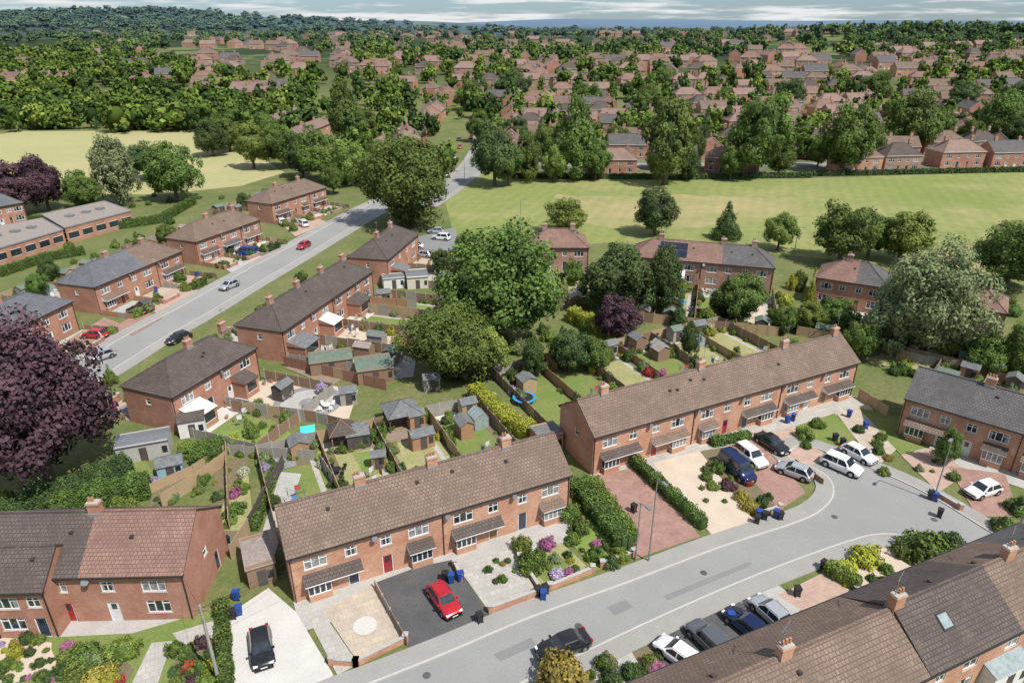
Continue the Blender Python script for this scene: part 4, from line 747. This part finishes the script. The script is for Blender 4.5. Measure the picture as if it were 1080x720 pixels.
# ---------------------------------------------------------------- trees
TR=[(52,505,346,158,'foliage_purple','big','copper_beech_tree'),(528,358,238,132,'foliage_mid','big','oak_tree'),(475,398,322,96,'foliage_mid','big','oak_tree'),(512,398,344,62,'foliage_light','round','lime_tree'),
(430,238,142,98,'foliage_mid','big','oak_tree'),(605,190,103,58,'foliage_mid','tall','lime_tree'),(700,195,102,64,'foliage_mid','tall','lime_tree'),(797,188,98,68,'foliage_mid','round','oak_tree'),(522,196,130,52,'foliage_dark','round','oak_tree'),(556,192,138,36,'foliage_mid','tall','lime_tree'),
(888,183,106,60,'foliage_mid','round','oak_tree'),(958,163,94,56,'foliage_mid','round','oak_tree'),(1045,158,92,52,'foliage_mid','tall','lime_tree'),(690,248,198,48,'foliage_dark','round','oak_tree'),(765,252,208,36,'foliage_dark','cone','cypress_tree'),(820,264,222,36,'foliage_light','round','lime_tree'),
(885,278,211,68,'foliage_mid','round','oak_tree'),(948,275,219,60,'foliage_light','round','oak_tree'),(915,272,224,46,'foliage_dark','round','oak_tree'),(1060,302,232,80,'foliage_mid','big','oak_tree'),
(648,330,258,76,'foliage_dark','round','oak_tree'),(697,332,255,48,'foliage_dark','tall','birch_tree'),(779,340,287,54,'foliage_mid','round','apple_tree'),(650,358,312,50,'foliage_purple','round','plum_tree'),(970,376,262,104,'foliage_pale','big','willow_tree'),(930,372,292,60,'foliage_pale','tall','willow_tree'),
(15,228,168,60,'foliage_purple','round','copper_beech_tree'),(52,222,163,46,'foliage_purple','round','copper_beech_tree'),(128,215,140,56,'foliage_pale','tall','birch_tree'),(187,212,150,56,'foliage_mid','round','oak_tree'),(155,190,150,46,'foliage_dark','round','oak_tree'),(92,222,178,40,'foliage_mid','round','oak_tree'),
(365,152,88,44,'foliage_mid','tall','lime_tree'),(340,192,133,50,'foliage_mid','round','oak_tree'),(300,178,128,44,'foliage_mid','round','oak_tree'),(268,178,126,40,'foliage_light','round','lime_tree'),(372,196,146,42,'foliage_light','round','lime_tree'),(243,160,118,40,'foliage_mid','round','oak_tree'),(225,165,125,36,'foliage_dark','round','oak_tree'),(320,188,140,36,'foliage_dark','round','oak_tree'),(285,165,118,36,'foliage_mid','round','oak_tree'),
(600,392,347,46,'foliage_dark','round','apple_tree'),(562,398,354,32,'foliage_dark','tall','cypress_tree'),(628,392,354,34,'foliage_mid','round','apple_tree'),(830,385,356,28,'foliage_mid','round','apple_tree'),(905,378,340,36,'foliage_mid','round','apple_tree'),(850,350,314,32,'foliage_light','round','apple_tree'),(825,352,320,28,'foliage_mid','round','apple_tree'),(850,338,275,16,'foliage_yellow','cone','golden_conifer_tree'),
(880,350,315,44,'foliage_mid','round','apple_tree'),(1040,395,352,46,'foliage_mid','round','apple_tree'),(1070,400,342,46,'foliage_mid','round','apple_tree'),(995,490,450,30,'foliage_mid','tall','birch_tree'),(1020,380,347,32,'foliage_dark','round','apple_tree'),(560,300,258,30,'foliage_mid','round','apple_tree'),(598,245,208,46,'foliage_light','round','lime_tree'),(500,290,260,34,'foliage_mid','round','apple_tree'),
(650,160,130,28,'foliage_mid','round','oak_tree'),(740,165,112,24,'foliage_dark','cone','cypress_tree'),(730,178,132,24,'foliage_mid','round','oak_tree'),(840,165,130,30,'foliage_mid','round','oak_tree'),(985,155,112,28,'foliage_mid','round','oak_tree'),(575,170,128,30,'foliage_mid','round','oak_tree'),(545,158,120,28,'foliage_dark','round','oak_tree'),(505,150,114,28,'foliage_mid','round','oak_tree'),(755,335,302,24,'foliage_dark','tall','cypress_tree'),(715,345,312,24,'foliage_dark','cone','cypress_tree'),(605,300,272,22,'foliage_mid','round','apple_tree'),(118,405,380,18,'foliage_light','cone','cypress_tree'),(148,270,240,20,'foliage_mid','cone','cypress_tree'),
(400,180,148,34,'foliage_mid','round','oak_tree'),(385,150,112,36,'foliage_mid','round','oak_tree'),(352,205,170,24,'foliage_mid','round','oak_tree'),
(680,130,88,34,'foliage_mid','round','oak_tree'),(540,110,72,40,'foliage_dark','round','oak_tree'),(620,118,84,30,'foliage_mid','round','oak_tree'),(830,118,82,36,'foliage_dark','round','oak_tree'),(760,122,92,26,'foliage_mid','tall','lime_tree'),(920,110,74,34,'foliage_mid','round','oak_tree'),(1010,118,84,36,'foliage_dark','round','oak_tree'),(870,96,66,30,'foliage_light','round','lime_tree'),(495,120,82,30,'foliage_mid','round','oak_tree'),(1065,126,84,30,'foliage_dark','round','oak_tree'),(700,100,70,30,'foliage_mid','round','oak_tree'),(600,92,62,34,'foliage_dark','round','oak_tree'),
(628,190,146,34,'foliage_mid','round','oak_tree'),(584,192,150,30,'foliage_light','round','lime_tree'),(724,190,156,28,'foliage_dark','round','oak_tree'),(820,186,140,34,'foliage_mid','round','oak_tree'),(770,190,150,30,'foliage_mid','round','oak_tree'),(912,172,128,36,'foliage_mid','round','oak_tree'),(1072,162,118,36,'foliage_dark','round','oak_tree'),(536,196,150,32,'foliage_mid','round','oak_tree'),(862,176,140,26,'foliage_light','round','lime_tree'),(1020,160,124,28,'foliage_mid','round','oak_tree')]
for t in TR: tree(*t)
# ---------------------------------------------------------------- distant trees (masses) & distant houses
LP=[]
for i in range(6):
    c=crown(np.random.default_rng(500+i),'round' if i<4 else 'tall',26,11,.15,1,trunk=False); LP.append(c)
def mass(name,pts,mat):
    Vs=[];Q=[];Tt=[];sq=[];st=[];k=0
    for (x,y,z,R,H) in pts:
        c=LP[RNG.integers(len(LP))]; a=RNG.uniform(0,6.28); ca,sa=math.cos(a),math.sin(a); v=c[0]; g=RNG.uniform(-.22,.22)
        X=np.stack([(v[:,0]*ca-v[:,1]*sa)*R+x,(v[:,0]*sa+v[:,1]*ca)*R+y,v[:,2]*H/2.05+z],1)
        Vs.append(X); Q.append(c[1]+k); Tt.append(c[2]+k); nq=len(c[1]); sq.append(np.clip(c[3][:nq]+g,.03,1)); st.append(c[3][nq:]); k+=len(v)
    me=qmesh(name,np.vstack(Vs),np.vstack(Q),np.vstack(Tt),np.concatenate(sq+st),[mat]); o=bpy.data.objects.new(name,me); COL.objects.link(o)
hp=[]
for i,(rm,wl,en,ln) in enumerate([('tile_pink','brick_red','hh',15),('tile_russet','brick_orange','hh',14),('tile_pink','brick_red','gg',16),('tile_brown','brick_orange','gg',13),('tile_brown','brick_red','hh',15),('tile_grey','brick_red','gg',14),('tile_dark','brick_brown','hh',12),('tile_russet','render_white','hh',13)]):
    hp.append(house(None,None,n=2,local=ln,depth=9,ends=en,rise=3.3,roof=((1,rm),),wall=wl,chim=(.2,.8),style='flat',merged=True,seed=300+i,name='distant_house_mesh',fascia='white_upvc',side=False))
HP=[]
def dh(x,y,rot,sc=1.05):
    me=random.choice(hp[:7] if random.random()<.94 else hp); z=terr(x,y)-.1; sc*=random.uniform(.92,1.08)
    place(me,'brick_house',(x,y),rot,(sc,sc,sc),z); HP.append((x,y))
rr=random.Random(5)
for y,x0,x1 in [(236,0,95),(262,8,300),(284,-5,330),(308,-5,370),(330,0,400),(352,0,420),(376,0,440),(402,0,470),(432,-20,480),(466,-50,520),(505,-90,540)]:
    x=x0+rr.uniform(0,8); ph_=rr.uniform(0,6)
    while x<x1:
        if noise.noise(Vector((x*.02,y*.02,7)))>-.3 or y<240: dh(x,y+rr.uniform(-3,3)+(x*.05 if x<300 else 15)+3.5*math.sin(x*.03+ph_)*(y>250),rr.uniform(-.1,.1)+.2*math.sin(x*.02+y*.013) if rr.random()<.78 else 1.4+rr.uniform(-.2,.3))
        x+=rr.uniform(16.5,23)
for (x,y,r) in [(112,236,.1),(128,238,.1),(152,246,.1),(170,246,.1),(188,248,0),(210,250,0),(232,254,.1),(252,256,0)]: dh(x,y,r)
for _ in range(640):
    v=rr.uniform(44,92)
    y=46/max(.012,(sp-(360-v)/FP*cp)/cp); y=min(y,1900)*rr.uniform(.78,1.0); x=rr.uniform(-.6,.8)*y
    if y<540: continue
    if x<-.25*y and rr.random()<.6: continue
    if x>.42*y and 800<y<1300: continue
    if noise.noise(Vector((x*.009,y*.009,17)))<-.18: continue
    dh(x,y,rr.uniform(-.3,.3)+rr.choice([0,0,0,1.57]),1.2)
for _ in range(34):
    y=rr.uniform(440,600); dh(rr.uniform(-.78,-.3)*y,y,rr.uniform(-.3,.3),1.15)
for k in range(11):
    for s in (-1,1): dh(-13+s*17+ (0 if s>0 else -6),236+k*22,1.35 if s>0 else 1.75)
for e in [((290,130),(330,116),2),((318,143),(350,130),2),((398,160),(447,134),5),((452,128),(474,112),3)]:
    house(e[0],e[1],n=e[2],ends='hh',roof=((1,'tile_pink'),),wall='brick_orange',style='flat',chim=(.3,.7),seed=int(e[0][0]))
hpa=np.array(HP)
def ok(x,y,R): return np.min(np.hypot(hpa[:,0]+6-x,hpa[:,1]+4-y))>R+4.5
def front_clear(x,y):
    d=hpa-np.array([x,y]); return not np.any((np.abs(d[:,0]+6)<8)&(d[:,1]>0)&(d[:,1]<13))
pts=[[],[],[]]
def addt(x,y,R,H,force=False,open_=False):
    if not force and not ok(x,y,R*.5): return
    if open_ and RNG.random()<.6 and not front_clear(x,y): return
    pts[0 if RNG.random()<.5 else (1 if RNG.random()<.5 else 2)].append((x,y,terr(x,y)-.3,R,H))
for _ in range(400):
    y=RNG.uniform(330,560); x=RNG.uniform(-.86,-.26)*y
    if x>-95: continue
    addt(x,y,RNG.uniform(3.5,8.5),RNG.uniform(7,16),open_=True)
for _ in range(60):
    x=RNG.uniform(-330,-110); addt(x,348+RNG.uniform(-5,6)+abs(x+200)*.02,RNG.uniform(3,7),RNG.uniform(6,14))
for _ in range(850):
    y=RNG.uniform(225,560); x=RNG.uniform(-.25,.86)*y
    if y<262 and x>-5: continue
    if abs(x+13)<7 and y<345: continue
    big=RNG.random()<.27
    addt(x,y,RNG.uniform(4.5,6.5) if big else RNG.uniform(2,4),RNG.uniform(11,16) if big else RNG.uniform(5,9),open_=not big)
for _ in range(2900):
    v=RNG.uniform(30,85); y=46/max(.012,(sp-(360-v)/FP*cp)/cp); y=min(y,2600)*RNG.uniform(.75,1.0)
    if y<520: continue
    x=RNG.uniform(-.9,.9)*y
    dens=noise.noise(Vector((x*.006,y*.003,3)))
    if dens<-.06 and abs(x)<.7*y and y<2200: continue
    sc=1+max(0,(y-900)/1800); addt(x,y,RNG.uniform(4.5,8)*sc,RNG.uniform(9,15)*(1+.1*(sc-1)),open_=y<1300 and x>-.5*y)
for _ in range(350):
    x=RNG.normal(640,260); y=RNG.normal(1000,170); addt(x,y,RNG.uniform(5,9),RNG.uniform(11,17),True)
for _ in range(650):
    x=RNG.normal(-1500,650); y=RNG.uniform(2000,3000); addt(x,y,RNG.uniform(13,24),RNG.uniform(13,22),True)
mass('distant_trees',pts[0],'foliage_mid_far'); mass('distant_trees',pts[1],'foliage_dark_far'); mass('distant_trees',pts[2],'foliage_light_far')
# ---------------------------------------------------------------- vehicles
def carmesh(color,kind='hatch'):
    K=dict(hatch=(4.1,1.76,.95,1.47,(1.05,.35,-1.35,-1.85)),suv=(4.5,1.86,1.05,1.68,(1.15,.55,-1.75,-2.1)),saloon=(4.6,1.8,.93,1.43,(1.05,.35,-1.1,-1.75)),van=(5.1,1.95,1.2,1.98,(1.75,1.05,-2.35,-2.48)))[kind]
    Ln,Wd,zb,zr,(wf,rf,rb,wb)=K; w=Wd/2; mb=MB(['x']); pm='paint_'+color; hl=Ln/2
    st=[(-hl,.78,.42,.78),(-hl+.08,.93,.3,zb-.1),(-hl+.35,.985,.24,zb-.02),(wb+.35 if wb+.35>-hl+.4 else -hl+.5,1,.22,zb),(-.6,1,.2,zb),(.4,1,.2,zb),(wf-.05,1,.2,zb-.01),(hl-.75,.985,.22,zb-.1 if kind!='van' else zb-.18),(hl-.3,.95,.25,zb-.2 if kind!='van' else zb-.3),(hl-.08,.86,.3,zb-.32),(hl,.72,.4,zb-.42)]
    secs=[]
    for x,wf_,z0,z1 in st:
        y=w*wf_; zm=(z0+z1)/2
        half=[(y*.88,z0),(y*.98,z0+.14),(y,zm),(y*.985,z1-.12),(y*.90,z1-.015),(y*.5,z1+.025)]
        secs.append([(x,a,b) for a,b in half]+[(x,-a,b) for a,b in reversed(half)])
    n=len(secs[0])
    for i in range(len(secs)-1):
        for j in range(n): mb.face([secs[i][j],secs[i+1][j],secs[i+1][(j+1)%n],secs[i][(j+1)%n]],pm)
    mb.face(secs[0],pm); mb.face(secs[-1][::-1],pm)
    body=mb
    gw=MB(['x']); bw=w*.93; tw=w*.76; zt=zr-.06
    def ring(z,f):
        y=bw+(tw-bw)*f; xf=wf+(rf-wf)*f; xb=wb+(rb-wb)*f; return [(xf,-y*.86,z),(xf-.12,-y,z),(xb+.12,-y,z),(xb,-y*.86,z),(xb,y*.86,z),(xb+.12,y,z),(xf-.12,y,z),(xf,y*.86,z)]
    r0,r1=ring(zb-.06,0),ring(zt,1)
    for j in range(8):
        gw.face([r0[j],r0[(j+1)%8],r1[(j+1)%8],r1[j]],'window_glass' if j in (1,3,5,7) else pm)
    cx=(rf+rb)/2; r2=[(cx+(x-cx)*.95,y*.9,zr) for x,y,z in r1]
    for j in range(8): gw.face([r1[j],r1[(j+1)%8],r2[(j+1)%8],r2[j]],pm)
    gw.face(r2,pm)
    for sg in (-1,1):
        for px_ in ([ -.25, ] if kind!='van' else [.35,-.9]):
            a=Vector((px_,sg*(bw+.006),zb-.05)); b=Vector((px_-.02,sg*(tw+.006),zt)); e=Vector((.05,0,0)); gw.face([a-e,a+e,b+e,b-e],pm)
        gw.tube((rf-.1,sg*(tw-.08),zr),(rb+.15,sg*(tw-.08),zr),.02,.02,'trim_black' if kind!='suv' else 'metal_grey',4)
    X=MB(['x'])
    for x in (-hl+.8,hl-.85):
        for sg in (-1,1):
            r=.33 if kind in('hatch','saloon') else .37
            X.tube((x,sg*(w-.02),r+.05),(x,sg*(w+.006),r+.05),r+.07,r+.07,'trim_black',18)
            X.tube((x,sg*(w-.22),r),(x,sg*(w+.02),r),r,r*.97,'tyre',18); X.tube((x,sg*(w),r),(x,sg*(w+.03),r),r*.62,r*.58,'hub',10)
    for sg in (-1,1):
        X.box(hl-.3,hl-.06,sg*w*.68-.17,sg*w*.68+.17,.58,.70,'lamp_clear'); X.box(-hl-.01,-hl+.16,sg*w*.72-.13,sg*w*.72+.13,.68,.9,'lamp_red')
        X.box(wf-.35,wf-.18,sg*(w+.02)-.1,sg*(w+.02)+.1,zb-.02,zb+.13,pm)
    X.box(hl-.05,hl+.01,-.26,.26,.4,.5,'white_upvc'); X.box(-hl-.012,-hl+.02,-.26,.26,.5,.6,'plate'); X.box(hl-.12,hl+.004,-.5,.5,.52,.62,'trim_black'); X.box(-hl+.05,hl-.05,-w*.8,w*.8,.16,.25,'trim_black')
    me=body.mesh('body',merge=True); me.shade_smooth()
    return me,gw.mesh('cabin'),X.mesh('wheels_and_lamps')
CM={}
def car(c1,c2,color,kind='hatch',z=.06,name='parked_car'):
    a,b=G(*c1),G(*c2); m=(a+b)/2; ang=math.atan2(a.y-b.y,a.x-b.x)
    if (color,kind) not in CM: CM[(color,kind)]=carmesh(color,kind)
    r=bpy.data.objects.new(name,None); COL.objects.link(r); r.location=(m.x,m.y,z); r.rotation_euler=(0,0,ang); r.empty_display_size=.3
    for me,nm in zip(CM[(color,kind)],('body','cabin','wheels_and_lamps')):
        o=bpy.data.objects.new(nm,me); COL.objects.link(o); o.parent=r
car((280,712),(274,665),'black'); car((482,656),(456,620),'red'); car((565,697),(622,675),'black','saloon')
car((700,684),(730,706),'white'); car((735,668),(762,694),'grey','suv'); car((775,654),(802,676),'navy','saloon'); car((800,640),(824,662),'silver')
car((797,516),(757,482),'navy','van',name='parked_van'); car((806,497),(776,474),'white','suv'); car((829,482),(799,462),'black','saloon'); car((818,494),(856,508),'silver')
car((908,504),(866,486),'white','suv'); car((922,492),(888,474),'white'); car((1015,527),(1055,515),'white')
car((84,355),(118,357),'red'); car((92,384),(122,374),'silver'); car((132,327),(158,334),'black'); car((148,322),(160,330),'grey','suv'); car((232,308),(252,300),'silver'); car((250,268),(272,270),'bluebright','van',name='parked_van')
car((314,265),(327,258),'red'); car((312,234),(328,243),'white','suv'); car((292,232),(302,240),'white'); car((178,364),(200,356),'black'); car((455,252),(476,254),'white','suv'); car((452,246),(468,246),'silver'); car((400,262),(412,272),'white'); car((428,262),(445,262),'white','saloon'); car((438,270),(456,272),'silver')
for q in ((478,171),(484,160),(483,152),(496,150),(470,190)): car(q,(q[0]+2,q[1]-7),random.choice(['white','black','red','silver']))
# ---------------------------------------------------------------- street furniture & props
def mkbin(col):
    mb=MB(['x']); b=[(-.24,-.25),(.24,-.25),(.24,.25),(-.24,.25)]; t=[(x*1.22,y*1.25) for x,y in b]
    for i in range(4): p,q,r,s=b[i],b[(i+1)%4],t[(i+1)%4],t[i]; mb.face([(*p,.06),(*q,.06),(*r,.98),(*s,.98)],col)
    mb.box(-.32,.32,-.35,.35,.985,1.05,col); mb.box(-.28,.28,.33,.40,.92,.97,col)
    for sx in (-.27,.21): mb.tube((sx,.25,.1),(sx+.06,.25,.1),.1,.1,'tyre',10)
    return mb.mesh('wheelie_bin')
BN={'bin_blue':mkbin('bin_blue'),'bin_black':mkbin('bin_black')}
for u,v,c in [(253,648,0),(246,652,1),(476,614,0),(486,612,0),(470,612,1),(568,628,1),(573,632,0),(575,626,1),(506,656,1),(800,546,0),(798,552,1),(806,548,1),(836,444,0),(830,446,0),(822,548,1),(818,546,0),(912,452,0),(895,440,0),(880,465,1),(888,470,1),(770,655,0),(776,652,1),(868,600,1),(985,528,0),(980,526,1),(240,575,1),(208,292,0),(165,308,0),(1052,560,1),(250,632,0),(640,430,0),(668,540,1),(840,628,1),(990,545,1)]:
    place(BN['bin_black' if c else 'bin_blue'],'wheelie_bin',G(u,v),random.uniform(0,6),(.88,.88,.95),z=.06)
def lamp(u,v,vt,to=(1,0)):
    p=G(u,v); h=height_from(p,vt); mb=MB(['x']); mb.tube((0,0,0),(0,0,1.2),.1,.1,'metal_grey',10); mb.tube((0,0,1.2),(0,0,h-.25),.075,.05,'metal_grey',8)
    d=Vector((*to,0)).normalized(); mb.tube((0,0,h-.25),tuple(d*.9+Vector((0,0,h))),.045,.035,'metal_grey',6)
    c=d*1.1; mb.obox((c.x-.35*d.x-.14*-d.y,c.y-.35*d.y-.14*d.x,h-.04),(.7*d.x,.7*d.y,0),(-d.y*.28,d.x*.28,0),(0,0,.12),'metal_grey')
    o=mb.obj('street_lamp'); o.location=(p.x,p.y,0)
lamp(684,592,503,(.4,-.9)); lamp(670,590,528,(.4,-.9)); lamp(984,528,460,(-.6,-.6)); lamp(549,250,210); lamp(205,255,228,(1,.3)); lamp(350,205,180); lamp(285,178,155); lamp(490,190,160); lamp(838,265,240)
def pole(u,v,vt):
    p=G(u,v); h=height_from(p,vt); mb=MB(['x']); mb.tube((0,0,0),(0,0,h),.15,.1,'fence_grey',8); mb.box(-.6,.6,-.05,.05,h-.5,h-.38,'fence_brown'); mb.box(-.08,.08,-.14,-.1,h-1.6,h-1.2,'metal_grey')
    o=mb.obj('telegraph_pole'); o.location=(p.x,p.y,0); return Vector((p.x,p.y,h-.3))
pa=pole(232,722,638); pb=pole(1062,590,530)
W_=MB(['x'])
for tgt in [(h1['o']+h1['u']*.5,5.2),(h3['o']+h3['u']*h3['L'],5.2),(h1['o']+h1['u']*8,5.2)]:
    a=pa; b=Vector((*tgt[0],tgt[1])); pr=a
    for k in range(1,9):
        t=k/8; q=a.lerp(b,t)-Vector((0,0,.8*4*t*(1-t)*.3)); W_.tube(pr,q,.012,.012,'trim_black',3); pr=q
W_.obj('telephone_wires')
shedw(G(182,500),.4,2.6,2.2,1.9,'shed_blue','felt_roof'); shedw(G(155,478),.35,5.5,3.2,2.3,'concrete','metal_grey','garage',True); gazebo(G(424,446),.4,3.8); shedw(G(378,468),.3,2.6,2.4,2,'fence_dark','felt_roof'); shedw(G(326,462),.3,1.5,1.3,1.3,'toy_turquoise','toy_turquoise','playhouse'); shedw(G(455,410),.3,2.2,1.8,2,'fence_grey'); shedw(G(400,492),.2,1.6,1.2,1.8,'fence_brown'); shedw(G(275,600),.45,2.4,4.5,2.3,'fence_brown','flat_beige','side_garage',True); shedw(G(368,424),.3,2.2,2,2,'fence_grey'); shedw(G(395,396),.3,5,5,2.2,'fence_brown','felt_green','workshop',True); shedw(G(350,388),.3,6,4,2.1,'fence_brown','felt_green','workshop',True); shedw(G(415,302),.3,4,3,2.2,'render_white','felt_roof','garage',True); shedw(G(205,455),.35,3,2.6,2.3,'render_white','tile_dark','conservatory'); shedw(G(576,470),.4,3,3,2.3,'brick_orange','felt_roof','outhouse',True)
gazebo(G(362,468),.35,2.6,'fence_brown','tile_dark')
shedw(G(495,395),.3,2,1.8,1.9,'fence_grey','felt_roof'); shedw(G(735,352),.3,2,2,2,'fence_brown'); shedw(G(440,300),.2,4,5,2.4,'render_cream','metal_grey','garage',True); shedw(G(405,318),.3,2.4,2,2,'fence_tan','felt_roof'); shedw(G(620,378),.4,2.2,2,2,'fence_orange','felt_roof'); shedw(G(1040,712),.4,4,3,2.4,'render_white','greenhouse_glass','conservatory')
place(TB[0],'garden_table_set',G(345,432),.4,z=.12); place(TB[2],'garden_table_set',G(356,500),.4,z=.06); place(TB[1],'garden_table_set',G(300,420),1.4,z=.12)
def tramp(u,v,R=1.9):
    p=G(u,v); mb=MB(['x']); n=28
    def P(r,a,z): return (r*math.cos(a),r*math.sin(a),z)
    for i in range(n):
        a,b=2*math.pi*i/n,2*math.pi*(i+1)/n
        mb.face([P(R,a,.75),P(R,b,.75),P(R*.76,b,.77),P(R*.76,a,.77)],'trampoline_blue'); mb.face([P(R,a,.68),P(R,b,.68),P(R,b,.75),P(R,a,.75)],'trampoline_blue')
    mb.face([P(R*.76,2*math.pi*i/n,.74) for i in range(n)],'mat_black')
    for i in range(6): a=i*math.pi/3; mb.tube(P(R*.95,a,0),P(R*.95,a,.7),.03,.03,'metal_grey')
    o=mb.obj('trampoline'); o.location=(p.x,p.y,.05)
tramp(553,424,1.6); tramp(715,322,1.4)
def flat(pts,h,name,wall='brick_red',top='flat_beige'):
    P=[G(*p,h) for p in pts]; mb=MB()
    c=sum(P,Vector((0,0)))/len(P); n=len(P)
    for i in range(n):
        a,b=P[i],P[(i+1)%n]; mb.face([(*a,0),(*b,0),(*b,h),(*a,h)],wall); d=(b-a); Ln=d.length; d/=Ln; nn=Vector((d.y,-d.x)); 
        if nn.dot(a-c)<0: nn=-nn
        k=int(Ln/3)
        for j in range(k):
            s=a+d*(j*Ln/k+.5)+nn*.02; e=d*(Ln/k-1); mb.face([(*s,1),(*(s+e),1),(*(s+e),2.4),(*s,2.4)],'window_glass'); mb.obox((*(s),.9),(*e,0),(*(nn*.04),0),(0,0,.08),'white_upvc'); mb.obox((*(s),2.42),(*e,0),(*(nn*.04),0),(0,0,.08),'white_upvc')
        mb.obox((*(a-nn*.1),h-.2),(*(b-a),0),(*(nn*.25),0),(0,0,.28),'lead_grey')
    mb.face([(*p,h+.02) for p in P],top)
    for t in (.25,.5,.72):
        q=P[0].lerp(P[1],t).lerp(P[3].lerp(P[2],t),.5); mb.box(q.x-.9,q.x+.9,q.y-.7,q.y+.7,h+.03,h+.5,'metal_grey')
    mb.obj(name)
flat([(-10,264),(66,242),(44,230),(-40,246)],3.6,'school_building'); flat([(68,240),(138,222),(110,212),(44,226)],3.8,'school_building')
for _ in range(170):
    u=random.uniform(480,1075); v=random.uniform(290,400)
    if 600<u<935 and v>352: continue
    p=G(u,v); R=random.uniform(.6,1.7); shrubw(p,R,R*random.uniform(1.2,2),random.choice(SHM))
for _ in range(80):
    u=random.uniform(0,330); v=random.uniform(200,300); p=G(u,v)
    if min((q-p).length for q in CL)<8: continue
    R=random.uniform(.6,1.5); shrubw(p,R,R*1.5,random.choice(SHM[:4]))
# ---------------------------------------------------------------- light, sky, camera
sd=Vector((.50,-.46,1.0)).normalized(); el=math.asin(sd.z); az=math.atan2(sd.x,sd.y)
w=bpy.data.worlds.new('World'); S.world=w; w.use_nodes=True; nt=w.node_tree; bg=nt.nodes['Background']
sky=nt.nodes.new('ShaderNodeTexSky'); sky.sky_type='NISHITA'; sky.sun_disc=False; sky.sun_elevation=el; sky.sun_rotation=az; sky.air_density=1.0; sky.dust_density=.3; sky.ozone_density=2.0
tc=nt.nodes.new('ShaderNodeTexCoord'); mp=nt.nodes.new('ShaderNodeMapping'); mp.inputs['Scale'].default_value=(5,5,70); L(nt,tc.outputs['Generated'],mp.inputs[0])
sx=nt.nodes.new('ShaderNodeSeparateXYZ'); L(nt,tc.outputs['Generated'],sx.inputs[0]); mr=nt.nodes.new('ShaderNodeMapRange'); mr.inputs[1].default_value=.02; mr.inputs[2].default_value=.3; L(nt,sx.outputs[2],mr.inputs[0])
lowt=mixc(nt,1.0,sky.outputs[0],(.50,.64,.88),'MULTIPLY'); tint=mixc(nt,mr.outputs[0],lowt,sky.outputs[0])
cl=nz(nt,mp.outputs[0],1.3,8,.62,.48,.60); k=mixc(nt,cl,tint,(7.2,7.3,7.4)); L(nt,k,bg.inputs[0]); bg.inputs[1].default_value=.115
sl=bpy.data.lights.new('sun','SUN'); sl.energy=5.0; sl.angle=math.radians(.5); sl.color=(1,.96,.90); so=bpy.data.objects.new('sun',sl); COL.objects.link(so); so.rotation_euler=sd.to_track_quat('Z','Y').to_euler(); so.location=(50,-50,100)
cam=bpy.data.cameras.new('camera'); cam.lens=24; cam.sensor_width=36; cam.clip_end=20000; cam.clip_start=.5; co=bpy.data.objects.new('camera',cam); COL.objects.link(co); co.location=(0,0,HC); co.rotation_euler=(math.pi/2-PT,0,0); S.camera=co
S.view_settings.view_transform='Standard'; S.view_settings.look='None'; S.view_settings.exposure=0
print('objs',len(bpy.data.objects))
